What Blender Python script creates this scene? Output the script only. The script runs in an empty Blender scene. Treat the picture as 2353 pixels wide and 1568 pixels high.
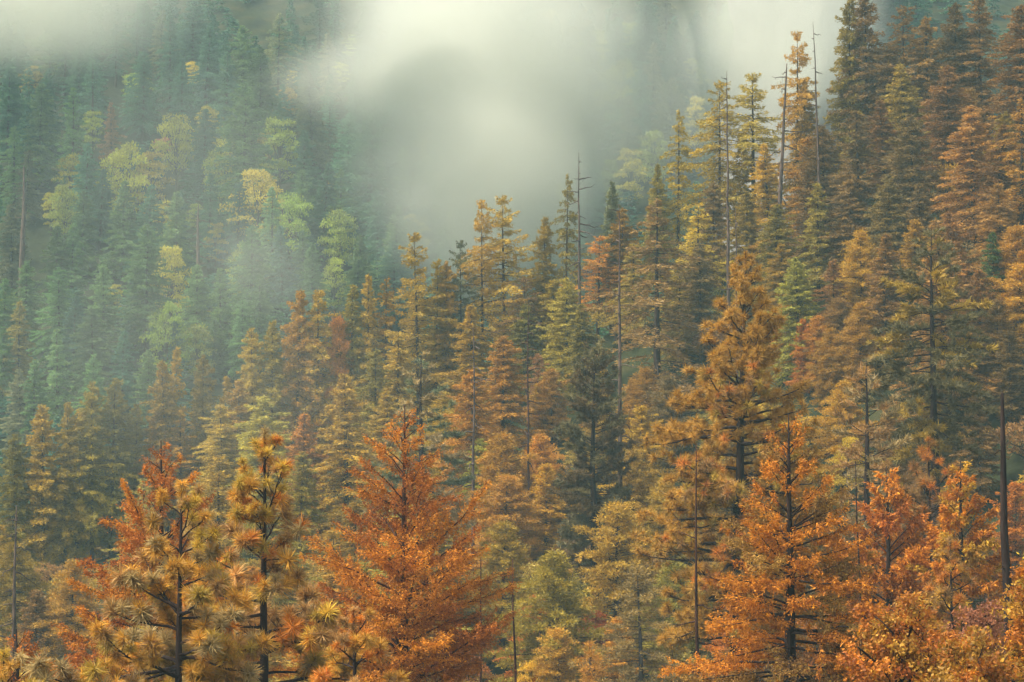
import bpy, math, random
import numpy as np

# ------------------------------------------------------------------ camera, sky, sun, exposure
sc = bpy.context.scene
C = sc.collection
FW, FH = 2353.0, 1568.0            # measuring frame of the photograph
LENS = 85.0
PITCH = math.radians(4.0)
FPX = FW * LENS / 36.0
cam = bpy.data.objects.new('camera', bpy.data.cameras.new('camera'))
C.objects.link(cam)
cam.location = (0, 0, 0)
cam.rotation_euler = (math.radians(90) + PITCH, 0, 0)
cam.data.lens = LENS
cam.data.sensor_width = 36.0
cam.data.clip_start = 0.5
cam.data.clip_end = 5000
sc.camera = cam

SUN_EL, SUN_AZ = math.radians(58), math.radians(-105)     # azimuth from +Y, negative = left of the view
world = bpy.data.worlds.new('World'); sc.world = world; world.use_nodes = True
wn = world.node_tree
for n in list(wn.nodes): wn.nodes.remove(n)
sky = wn.nodes.new('ShaderNodeTexSky'); sky.sky_type = 'NISHITA'; sky.sun_disc = False
sky.sun_elevation = SUN_EL; sky.sun_rotation = SUN_AZ
sky.air_density = 1.0; sky.dust_density = 6.0; sky.ozone_density = 0.6
hs = wn.nodes.new('ShaderNodeHueSaturation'); hs.inputs['Saturation'].default_value = 0.35   # overcast: greyer sky
bg = wn.nodes.new('ShaderNodeBackground'); bg.inputs['Strength'].default_value = 0.13
wo = wn.nodes.new('ShaderNodeOutputWorld')
wn.links.new(sky.outputs[0], hs.inputs['Color']); wn.links.new(hs.outputs[0], bg.inputs['Color'])
wn.links.new(bg.outputs[0], wo.inputs['Surface'])

sun = bpy.data.objects.new('sun', bpy.data.lights.new('sun', 'SUN')); C.objects.link(sun)
sun.data.energy = 2.2; sun.data.angle = math.radians(22); sun.data.color = (1.0, 0.84, 0.60)
sun.rotation_euler = (math.pi/2 - SUN_EL, 0, math.pi - SUN_AZ)
sun.location = (-200, 100, 400)

sc.view_settings.view_transform = 'Standard'; sc.view_settings.look = 'None'
sc.view_settings.gamma = 1.0; sc.view_settings.use_curve_mapping = False
sc.view_settings.exposure = 1.42
sc.render.engine = 'CYCLES'
cy = sc.cycles
cy.max_bounces = 6; cy.diffuse_bounces = 2; cy.glossy_bounces = 1; cy.transmission_bounces = 2
cy.volume_bounces = 4; cy.transparent_max_bounces = 4
cy.use_denoising = True
cy.volume_max_steps = 256

rng = np.random.default_rng(7)
random.seed(7)

# ------------------------------------------------------------------ helpers
def ray(px, py):
    u = (px - FW/2) / FPX; v = (FH/2 - py) / FPX
    c, s = math.cos(PITCH), math.sin(PITCH)
    return np.array([u, c - v*s, s + v*c])
def at(px, py, d):
    r = ray(px, py); return r * (d / r[1])
def proj(p):
    c, s = math.cos(PITCH), math.sin(PITCH)
    f = p[1]*c + p[2]*s; v = -p[1]*s + p[2]*c
    return FW/2 + p[0]/f*FPX, FH/2 - v/f*FPX

def link(o, parent=None):
    C.objects.link(o)
    if parent is not None: o.parent = parent
    return o
def tag(o, label=None, cat=None, group=None, kind=None):
    if label: o['label'] = label
    if cat: o['category'] = cat
    if group: o['group'] = group
    if kind: o['kind'] = kind
    return o
def empty(name, loc):
    o = bpy.data.objects.new(name, None); o.location = loc; o.empty_display_size = 1
    return link(o)

class Geo:
    def __init__(s): s.v = []; s.t = []; s.a = []; s.n = 0
    def add(s, v, t, a=0.5):
        v = np.asarray(v, dtype=np.float32).reshape(-1, 3); t = np.asarray(t, dtype=np.int32).reshape(-1, 3)
        if np.isscalar(a): a = np.full(len(v), a, dtype=np.float32)
        s.v.append(v); s.t.append(t + s.n); s.a.append(np.asarray(a, dtype=np.float32)); s.n += len(v)
    def mesh(s, name, mat, smooth=False):
        m = bpy.data.meshes.new(name)
        if not s.v: return m
        v = np.concatenate(s.v); t = np.concatenate(s.t); a = np.concatenate(s.a)
        m.vertices.add(len(v)); m.vertices.foreach_set('co', v.ravel())
        m.loops.add(t.size); m.loops.foreach_set('vertex_index', t.ravel())
        m.polygons.add(len(t)); m.polygons.foreach_set('loop_start', np.arange(0, t.size, 3, dtype=np.int32))
        if smooth: m.polygons.foreach_set('use_smooth', np.ones(len(t), dtype=bool))
        at_ = m.attributes.new('tint', 'FLOAT', 'POINT'); at_.data.foreach_set('value', a)
        m.materials.append(mat)
        m.update(calc_edges=True)
        return m
    def obj(s, name, mat, parent=None, smooth=False):
        return link(bpy.data.objects.new(name, s.mesh(name, mat, smooth)), parent)

def norm(a):
    return a / (np.linalg.norm(a, axis=-1, keepdims=True) + 1e-9)
def tube(g, pts, rad, sides=6, tint=0.5, close=True):
    pts = np.asarray(pts, float); k = len(pts); rad = np.asarray(rad, float)
    d = norm(np.gradient(pts, axis=0))
    ref = np.array([0.31, 0.22, 0.93]) if abs(d[0, 2]) < 0.8 else np.array([0.93, 0.3, 0.1])
    a = norm(np.cross(d, ref)); b = np.cross(d, a)
    th = np.arange(sides) / sides * 2*math.pi
    ring = pts[:, None, :] + rad[:, None, None] * (np.cos(th)[None, :, None]*a[:, None, :] + np.sin(th)[None, :, None]*b[:, None, :])
    v = ring.reshape(-1, 3)
    i = np.arange(k-1)[:, None]*sides; j = np.arange(sides)[None, :]; j2 = (j+1) % sides
    q = np.stack([i+j, i+j2, i+sides+j2, i+sides+j], -1).reshape(-1, 4)
    t = np.concatenate([q[:, [0, 1, 2]], q[:, [0, 2, 3]]])
    if close:
        v = np.concatenate([v, pts[-1:] + d[-1:]*rad[-1]])
        tip = len(v)-1; o = (k-1)*sides
        t = np.concatenate([t, np.stack([o+j[0], o+j2[0], np.full(sides, tip)], -1)])
    g.add(v, t, tint)
def blades(g, P, D, L, W, tint, R=None, diamond=False):
    """thin pointed leaf / needle triangles"""
    n = len(P); R = R or rng
    D = norm(D); S = norm(np.cross(D, norm(R.normal(size=(n, 3)))))
    L = np.broadcast_to(L, (n,))[:, None]; W = np.broadcast_to(W, (n,))[:, None]
    tint = np.broadcast_to(tint, (n,))
    if diamond:
        N = np.cross(D, S)
        v = np.stack([P, P + D*L*.42 + S*W*.5 + N*L*.08, P + D*L, P + D*L*.42 - S*W*.5 + N*L*.08], 1).reshape(-1, 3)
        i = np.arange(n)[:, None]*4
        t = np.concatenate([i + [0, 1, 2], i + [0, 2, 3]])
        g.add(v, t, np.repeat(tint, 4))
    else:
        v = np.stack([P - S*W*.5, P + S*W*.5, P + D*L], 1).reshape(-1, 3)
        g.add(v, np.arange(n*3).reshape(-1, 3), np.repeat(tint, 3))

# ------------------------------------------------------------------ materials
def newmat(name):
    m = bpy.data.materials.new(name); m.use_nodes = True
    nt = m.node_tree
    for n in list(nt.nodes): nt.nodes.remove(n)
    return m, nt, nt.nodes.new('ShaderNodeOutputMaterial')
def foliage_mat(name, transl=0.35, tip=(1.35, 1.2, 0.7), dark=(0.55, 0.55, 0.6), gloss=0.15):
    m, nt, out = newmat(name); N = nt.nodes.new; L = nt.links.new
    oi = N('ShaderNodeObjectInfo'); at_ = N('ShaderNodeAttribute'); at_.attribute_name = 'tint'
    geo = N('ShaderNodeNewGeometry')
    noi = N('ShaderNodeTexNoise'); noi.inputs['Scale'].default_value = 0.55; noi.inputs['Detail'].default_value = 2
    L(geo.outputs['Position'], noi.inputs['Vector'])
    ad = N('ShaderNodeMath'); ad.operation = 'MULTIPLY_ADD'
    L(noi.outputs['Fac'], ad.inputs[0]); ad.inputs[1].default_value = 0.6; L(at_.outputs['Fac'], ad.inputs[2])
    sb = N('ShaderNodeMath'); sb.operation = 'SUBTRACT'; L(ad.outputs[0], sb.inputs[0]); sb.inputs[1].default_value = 0.3
    rp = N('ShaderNodeValToRGB'); e = rp.color_ramp.elements
    e[0].position = 0.08; e[0].color = (*[d*.5 for d in dark], 1)
    e[1].position = 0.95; e[1].color = (*[d*.5 for d in tip], 1)
    x = e.new(0.5); x.color = (.5, .5, .5, 1)
    L(sb.outputs[0], rp.inputs['Fac'])
    mx = N('ShaderNodeMix'); mx.data_type = 'RGBA'; mx.blend_type = 'MULTIPLY'; mx.inputs['Factor'].default_value = 1
    L(oi.outputs['Color'], mx.inputs['A']); L(rp.outputs['Color'], mx.inputs['B'])
    sca = N('ShaderNodeVectorMath'); sca.operation = 'SCALE'; sca.inputs['Scale'].default_value = 2.0
    L(mx.outputs['Result'], sca.inputs[0])
    p = N('ShaderNodeBsdfPrincipled'); p.inputs['Roughness'].default_value = 0.6
    p.inputs['Specular IOR Level'].default_value = gloss
    L(sca.outputs[0], p.inputs['Base Color'])
    tr = N('ShaderNodeBsdfTranslucent'); L(sca.outputs[0], tr.inputs['Color'])
    ms = N('ShaderNodeMixShader'); ms.inputs[0].default_value = transl
    L(p.outputs[0], ms.inputs[1]); L(tr.outputs[0], ms.inputs[2]); L(ms.outputs[0], out.inputs['Surface'])
    return m
def bark_mat(name, c1, c2, scale=6.0):
    m, nt, out = newmat(name); N = nt.nodes.new; L = nt.links.new
    tc = N('ShaderNodeNewGeometry'); mp = N('ShaderNodeMapping'); mp.inputs['Scale'].default_value = (scale, scale, scale*.22)
    L(tc.outputs['Position'], mp.inputs['Vector'])
    no = N('ShaderNodeTexNoise'); no.inputs['Scale'].default_value = 1.0; no.inputs['Detail'].default_value = 5
    L(mp.outputs[0], no.inputs['Vector'])
    rp = N('ShaderNodeValToRGB'); rp.color_ramp.elements[0].position = .35; rp.color_ramp.elements[1].position = .7
    rp.color_ramp.elements[0].color = (*c1, 1); rp.color_ramp.elements[1].color = (*c2, 1)
    L(no.outputs['Fac'], rp.inputs['Fac'])
    p = N('ShaderNodeBsdfPrincipled'); p.inputs['Roughness'].default_value = 0.9; p.inputs['Specular IOR Level'].default_value = 0.1
    L(rp.outputs[0], p.inputs['Base Color'])
    bp = N('ShaderNodeBump'); bp.inputs['Strength'].default_value = 0.6; bp.inputs['Distance'].default_value = 0.04
    L(no.outputs['Fac'], bp.inputs['Height']); L(bp.outputs[0], p.inputs['Normal'])
    L(p.outputs[0], out.inputs['Surface'])
    return m
M = {}
M['fir'] = foliage_mat('fir_needles', 0.25)
M['cedar'] = foliage_mat('cedar_sprays', 0.3, tip=(1.5, 1.65, 1.1), dark=(0.5, 0.42, 0.5))
M['needle'] = foliage_mat('pine_needles', 0.3, tip=(1.45, 1.38, 1.15), dark=(0.6, 0.6, 0.6), gloss=0.3)
M['leaf'] = foliage_mat('broad_leaves', 0.45, tip=(1.5, 1.5, 1.3), dark=(0.55, 0.5, 0.5), gloss=0.35)
M['bark'] = bark_mat('dark_bark', (0.012, 0.008, 0.008), (0.05, 0.032, 0.026))
M['barkred'] = bark_mat('reddish_bark', (0.022, 0.010, 0.008), (0.085, 0.038, 0.024))
M['barkgrey'] = bark_mat('weathered_grey_wood', (0.04, 0.028, 0.022), (0.15, 0.105, 0.08))
M['barkfar'] = bark_mat('brown_bark', (0.03, 0.022, 0.018), (0.09, 0.065, 0.05))
M['bud'] = bark_mat('orange_bud', (0.25, 0.06, 0.02), (0.35, 0.10, 0.03), 20)

# ------------------------------------------------------------------ terrain
def interp(x, xs, ys): return np.interp(x, xs, ys)
def smax(a, b, k): return 0.5*(a + b + np.sqrt((a-b)**2 + k*k))
def und(x, y):
    return (1.1*np.sin(x*.071+1.3)*np.cos(y*.053) + 0.7*np.sin(x*.13+y*.09+.7) + 0.35*np.sin(x*.31-y*.23) + .25*np.sin(x*.5+2)*np.sin(y*.43))
def ground(x, y):
    x = np.asarray(x, float); y = np.asarray(y, float)
    base = interp(y, [-60, -30, 0, 20, 45, 60, 80, 110, 300], [3, 1, -1.75, -6.5, -15, -19.5, -23, -24, 44.4])
    br = np.clip((y-90)*.0058, 0, 0.60); bl = np.clip((y-120)*.005, 0, 0.35)
    near = base + np.where(x > 0, br*np.minimum(x, 60), bl*np.maximum(x, -110))
    yr = interp(x, [-120, -45, 0, 20, 45, 80], [190, 190, 205, 203, 195, 195])
    near = near - np.maximum(0, y-yr)*0.45- np.maximum(0, y-yr)*0.36
    far = -4 + 0.6*(y-250) + 0.02*x
    w = np.clip((y-60)/60, 0, 1)
    return smax(near, np.where(y > 120, far, -200), 6.0) + und(x, y)*w

def build_terrain():
    xs = np.concatenate([np.linspace(-330, -130, 41)[:-1], np.linspace(-130, 130, 105), np.linspace(130, 330, 41)[1:]])
    ys = np.concatenate([np.linspace(-60, 100, 81)[:-1], np.linspace(100, 360, 105)[:-1], np.linspace(360, 520, 33)])
    X, Y = np.meshgrid(xs, ys); Z = ground(X, Y) + rng.normal(0, .06, X.shape)
    nx, ny = len(xs), len(ys)
    v = np.stack([X, Y, Z], -1).reshape(-1, 3)
    i = (np.arange(ny-1)[:, None]*nx + np.arange(nx-1)[None, :]).ravel()
    t = np.concatenate([np.stack([i, i+1, i+nx+1], -1), np.stack([i, i+nx+1, i+nx], -1)])
    g = Geo(); g.add(v, t)
    m, nt, out = newmat('forest_floor'); N = nt.nodes.new; L = nt.links.new
    geo = N('ShaderNodeNewGeometry')
    n1 = N('ShaderNodeTexNoise'); n1.inputs['Scale'].default_value = 0.35; n1.inputs['Detail'].default_value = 8
    L(geo.outputs['Position'], n1.inputs['Vector'])
    rp = N('ShaderNodeValToRGB'); e = rp.color_ramp.elements
    e[0].position = .3; e[0].color = (0.014, 0.016, 0.008, 1); e[1].position = .75; e[1].color = (0.050, 0.042, 0.016, 1)
    x = e.new(.52); x.color = (0.026, 0.032, 0.013, 1)
    L(n1.outputs['Fac'], rp.inputs['Fac'])
    p = N('ShaderNodeBsdfPrincipled'); p.inputs['Roughness'].default_value = 1; p.inputs['Specular IOR Level'].default_value = 0.05
    L(rp.outputs[0], p.inputs['Base Color'])
    bp = N('ShaderNodeBump'); bp.inputs['Distance'].default_value = .5; L(n1.outputs['Fac'], bp.inputs['Height']); L(bp.outputs[0], p.inputs['Normal'])
    L(p.outputs[0], out.inputs['Surface'])
    o = g.obj('hillside', m, smooth=True); tag(o, 'steep forest floor of the hillside under the trees', None, None, 'structure')
build_terrain()

# granite slab in the mist behind the ridge
def build_cliff():
    nu, nv = 60, 70
    U, V = np.meshgrid(np.linspace(0, 1, nu), np.linspace(0, 1, nv))
    x = 25 + U*19 + V*6; y = 298 + V*24 + (1-np.sin(U*math.pi))*12 + 4*np.sin(U*9)*V
    z = 10 + V*88
    R = np.random.default_rng(3)
    for f, a in ((.05, 3.0), (.13, 1.6), (.33, .8), (.9, .35)):
        ph = R.uniform(0, 6, 6)
        y = y + a*np.sin(x*f*2+ph[0]+np.sin(z*f+ph[1]))*np.cos(z*f*.8+ph[2])
        x = x + a*.5*np.sin(z*f+ph[3])
    top = np.stack([x[-1], y[-1]+110, z[-1]+8], -1)
    v = np.concatenate([np.stack([x, y, z], -1).reshape(-1, 3), top])
    i = (np.arange(nv)[:, None]*nu + np.arange(nu-1)[None, :]).ravel()
    t = np.concatenate([np.stack([i, i+1, i+nu+1], -1), np.stack([i, i+nu+1, i+nu], -1)])
    g = Geo(); g.add(v, t)
    m, nt, out = newmat('pale_granite'); N = nt.nodes.new; L = nt.links.new
    geo = N('ShaderNodeNewGeometry'); mp = N('ShaderNodeMapping'); mp.inputs['Scale'].default_value = (.5, .5, .09); mp.inputs['Rotation'].default_value = (0, .3, 0)
    L(geo.outputs['Position'], mp.inputs[0])
    no = N('ShaderNodeTexNoise'); no.inputs['Scale'].default_value = .6; no.inputs['Detail'].default_value = 7; L(mp.outputs[0], no.inputs['Vector'])
    rp = N('ShaderNodeValToRGB'); e = rp.color_ramp.elements
    e[0].position = .34; e[0].color = (.09, .085, .075, 1); e[1].position = .62; e[1].color = (.17, .165, .15, 1)
    L(no.outputs['Fac'], rp.inputs[0])
    p = N('ShaderNodeBsdfPrincipled'); p.inputs['Roughness'].default_value = .9; L(rp.outputs[0], p.inputs['Base Color'])
    bp = N('ShaderNodeBump'); bp.inputs['Distance'].default_value = 1.0; L(no.outputs['Fac'], bp.inputs['Height']); L(bp.outputs[0], p.inputs['Normal'])
    L(p.outputs[0], out.inputs[0])
    o = g.obj('cliff', m); tag(o, 'pale granite cliff fading into mist behind the right ridge', None, None, 'structure')
build_cliff()

# ------------------------------------------------------------------ colours (base colours, linear)
COL = {
 'olive':   (0.380, 0.258, 0.032), 'moss':  (0.305, 0.250, 0.040), 'brown': (0.210, 0.135, 0.042),
 'rust':    (0.265, 0.143, 0.036), 'gold':  (0.450, 0.245, 0.030), 'yellow': (0.520, 0.330, 0.026),
 'orange':  (0.490, 0.180, 0.018), 'copper': (0.380, 0.120, 0.018),
 'green':   (0.125, 0.225, 0.080), 'bluegreen': (0.070, 0.175, 0.105), 'darkgreen': (0.045, 0.110, 0.066),
 'lime':    (0.250, 0.310, 0.038), 'lemon': (0.450, 0.400, 0.030), 'pink': (0.330, 0.130, 0.060), 'sage': (0.165, 0.185, 0.090),
 'deepgreen': (0.070, 0.100, 0.030), 'darkbrown': (0.125, 0.082, 0.030), 'darkolive': (0.150, 0.128, 0.050), 'cream':   (0.330, 0.240, 0.095), 'tan': (0.320, 0.180, 0.055),
}
WORD = {'olive': 'olive', 'moss': 'mossy green', 'brown': 'brownish', 'rust': 'rust-brown', 'gold': 'golden', 'yellow': 'bright yellow',
        'orange': 'orange', 'copper': 'copper-red', 'green': 'green', 'bluegreen': 'blue-green', 'darkgreen': 'dark green', 'lime': 'lime-yellow',
        'lemon': 'lemon-yellow', 'pink': 'pinkish', 'sage': 'sage green', 'deepgreen': 'deep green', 'darkbrown': 'dark brown', 'darkolive': 'dark olive', 'cream': 'cream-tipped', 'tan': 'tan'}
def colour(name, R, s=0.18):
    c = np.array(COL[name]) * np.exp(R.normal(0, s)) * np.exp(R.normal(0, s*.28, 3))
    return (float(c[0]), float(c[1]), float(c[2]), 1.0)

# ------------------------------------------------------------------ prototypes for hillside trees (unit: metres at H = 24)
def fir_proto(seed, H=24.0, R=3.0, base=.12, nb=235, p=.85, droop=.35, sparse=1.0, leaf=(.5, .14), dens=27, irr=.25, clump=False, roundtop=0, tier=.85):
    Rg = np.random.default_rng(seed)
    tr = Geo(); lean = Rg.normal(0, .012, 2)
    zs = np.linspace(0, H, 9)
    wob = np.cumsum(Rg.normal(0, .035, (9, 2)), 0)
    axis = np.stack([zs*lean[0]+wob[:, 0], zs*lean[1]+wob[:, 1], zs], -1)
    tube(tr, np.concatenate([axis[:1] - [0, 0, 2.5], axis]), np.concatenate([[.0165*H], .0155*H*(1-zs/H)**.9+.02]), 7)
    cr = Geo()
    bulge = Rg.uniform(.8, 1.2, 9); sect = Rg.uniform(.75, 1.2, 12)
    for i in range(nb):
        t = ((i + Rg.uniform(0, 1)) / nb) ** .82                        # 0 base of crown .. 1 top
        z = H*(base + (1-base)*t*.995)
        if tier and not clump: z = min(H*.99, round(z/tier)*tier + Rg.normal(0, .34))
        az = i*2.39996 + Rg.normal(0, .4)
        prof = (1-t)**p
        if roundtop: prof = (1-t**(1+roundtop))**.75
        low = min(1, .55 + t*4)
        L = R*(prof*low*np.interp(t, np.linspace(0, 1, 9), bulge) * sect[int(az/(2*math.pi)*12) % 12] * max(.35, 1 + Rg.normal(0, irr)) + .03)
        if Rg.uniform() > sparse: continue
        up = np.interp(t, [0, .4, .8, 1], [-.25, -.05, .2, .7]) + Rg.normal(0, .12)
        h = np.array([math.cos(az), math.sin(az), 0]); lat = np.array([-h[1], h[0], 0])
        o = np.array([np.interp(z, zs, axis[:, 0]), np.interp(z, zs, axis[:, 1]), z])
        def pt(s): return o + h*(L*s*math.cos(up))[:, None] + np.array([0, 0, 1])*(L*(s*math.sin(up) - droop*s*s*(1-.45*s)))[:, None]
        sb = np.array([0, .4, .8]); tube(tr, pt(sb), np.array([.045, .03, .012])*(.5+L/R), 3, close=False)
        n = int(dens*(L**1.25)+8)
        if clump:
            nc = max(2, int(L*2.2)); cs = Rg.uniform(.35, 1.02, nc); cl = Rg.uniform(-1, 1, nc)*.32*L*(1.15-cs)
            k = Rg.integers(0, nc, n)
            off = Rg.normal(0, .22, (n, 3)); off[:, 2] *= .7
            P = pt(cs[k]) + lat*cl[k][:, None] + off + [0, 0, .12]
            D = norm(off) + h*.4 + [0, 0, .25] + Rg.normal(0, .3, (n, 3))
        else:
            s = Rg.uniform(.06, 1.0, n)**.8
            q = Rg.uniform(-1, 1, n)
            hw = .42*L*(1.04-s)**.75*(s+.15)**.35
            P = pt(s) + lat*(q*hw)[:, None]
            P[:, 2] += -.16*np.abs(q)*hw + Rg.normal(0, .09, n) - Rg.exponential(.10, n)
            D = h*.75 + lat*np.sign(q)[:, None]*.7 + np.array([0, 0, -.12]) + Rg.normal(0, .33, (n, 3))
        tint = np.clip(.5 + Rg.normal(0, .09) + Rg.normal(0, .17, n), 0, 1)
        blades(cr, P, D, leaf[0]*Rg.uniform(.55, 1.15, n), leaf[1]*Rg.uniform(.7, 1.3, n), tint, Rg)
    n = 40; P = axis[-1] + np.stack([Rg.normal(0, .05, n), Rg.normal(0, .05, n), -Rg.uniform(-.1, 1.3, n)], -1)
    blades(cr, P, Rg.normal(0, .5, (n, 3)) + [0, 0, .5], .35, .09, Rg.uniform(.3, .7, n), Rg)
    return dict(trunk=tr, crown=cr, H=H, R=R, mat='fir')

def broad_proto(seed, H=12.0, R=4.0, n_lobes=26, per=170, leaf=(.36, .24), stemmy=False):
    Rg = np.random.default_rng(seed)
    tr, cr = Geo(), Geo()
    pts = [np.array([0, 0, -1.5]), np.array([0, 0, H*.2]), np.array([Rg.normal(0, .2), Rg.normal(0, .2), H*.45]), np.array([Rg.normal(0, .4), Rg.normal(0, .4), H*.8])]
    tube(tr, pts, [.2, .17, .12, .04], 6)
    for i in range(n_lobes):
        a = i*2.4 + Rg.normal(0, .3); t = (i+.5)/n_lobes
        zc = H*(.25 + .68*t); rr = R*math.sqrt(max(.05, 1-((t-.35)/.68)**2))*Rg.uniform(.35, .95)
        c = np.array([math.cos(a)*rr, math.sin(a)*rr, zc + Rg.normal(0, .3)])
        b0 = np.array([0, 0, zc*.6]); tube(tr, [b0, (b0+c)/2 + [0, 0, -.2], c], [.07, .05, .015], 4)
        r = R*Rg.uniform(.22, .42)
        k = int(per*Rg.uniform(.6, 1.3))
        u = norm(Rg.normal(size=(k, 3))); u[:, 2] = np.where(u[:, 2] < -.25, -u[:, 2]*.6, u[:, 2])
        P = c + u*r*np.array([1.15, 1.15, .62])*Rg.uniform(.55, 1.08, (k, 1))
        D = u*.7 + Rg.normal(0, .6, (k, 3)) + [0, 0, -.15]
        blades(cr, P, D, leaf[0]*Rg.uniform(.6, 1.2, k), leaf[1]*Rg.uniform(.7, 1.2, k), np.clip(.5+Rg.normal(0, .12)+Rg.normal(0, .16, k), 0, 1), Rg, diamond=True)
    return dict(trunk=tr, crown=cr, H=H, R=R, mat='leaf')

PROTO = {
 'fir':    [fir_proto(11, R=5.2, p=0.65), fir_proto(12, R=5.0, irr=.32, droop=0.35, p=0.64), fir_proto(13, R=4.8, p=0.72), fir_proto(14, R=5.3, p=0.58, irr=.3),
            fir_proto(15, R=5.0, droop=0.41, irr=.35, nb=190, base=.05, p=0.64), fir_proto(16, R=5.0, p=0.60, droop=0.20, irr=.2, base=.05)],
 'narrow': [fir_proto(21, R=3.7, p=0.61, nb=200), fir_proto(22, R=3.8, irr=.35, nb=190, p=0.65), fir_proto(23, R=3.5, p=0.58, droop=0.37)],
 'open':   [fir_proto(31, R=4.8, nb=125, sparse=.82, irr=.45, dens=22, p=0.58, base=.2), fir_proto(32, R=4.6, nb=110, sparse=.85, irr=.5, droop=0.17, dens=22, p=0.50, base=.25), fir_proto(33, R=4.5, nb=130, sparse=.78, irr=.4, droop=0.41, dens=22, p=0.55)],
 'pine':   [fir_proto(41, R=4.6, nb=100, clump=True, dens=40, p=0.49, droop=0.08, irr=.4, leaf=(.42, .11)), fir_proto(42, R=4.4, nb=90, clump=True, dens=42, p=0.44, droop=0.04, irr=.45, base=.2, leaf=(.42, .11)),
            fir_proto(43, R=4.8, nb=105, clump=True, dens=38, p=0.53, droop=0.12, irr=.35, leaf=(.42, .11))],
 'cedar':  [fir_proto(51, H=16, tier=0, R=4.2, nb=190, p=0.49, droop=0.17, dens=32, irr=.3, leaf=(.36, .13), base=.03), fir_proto(52, H=16, R=4.0, nb=170, clump=True, dens=52, p=0.49, droop=0.00, irr=.35, leaf=(.32, .12), base=.03),
            fir_proto(53, H=16, R=4.2, nb=180, clump=True, dens=48, droop=0.08, irr=.3, leaf=(.34, .12), base=.02, roundtop=0.41)],
 'maple':  [broad_proto(61), broad_proto(62, R=3.6, H=11, n_lobes=24), broad_proto(63, R=4.4, H=10, n_lobes=30), broad_proto(64, R=2.8, H=12, n_lobes=22)],
 'shrub':  [broad_proto(71, H=5, R=3.0, n_lobes=16, per=150, leaf=(.3, .2)), broad_proto(72, H=4.5, R=3.4, n_lobes=18, per=150, leaf=(.3, .2))],
}
NAMES = {'fir': 'fir_tree', 'narrow': 'fir_tree', 'open': 'fir_tree', 'pine': 'pine_tree', 'cedar': 'cedar_tree', 'maple': 'maple_tree', 'shrub': 'shrub'}
KINDW = {'fir': 'fir', 'narrow': 'slender fir', 'open': 'thin fir', 'pine': 'pine', 'cedar': 'cedar', 'maple': 'maple', 'shrub': 'shrub'}
CATW = {'fir': 'fir tree', 'narrow': 'fir tree', 'open': 'fir tree', 'pine': 'pine tree', 'cedar': 'cedar tree', 'maple': 'maple tree', 'shrub': 'shrub'}
for fam in PROTO.values():
    for q in fam:
        q['mt'] = q['trunk'].mesh('trunk', M['barkfar'], True); q['mc'] = q['crown'].mesh('crown', M[q['mat']])

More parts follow.
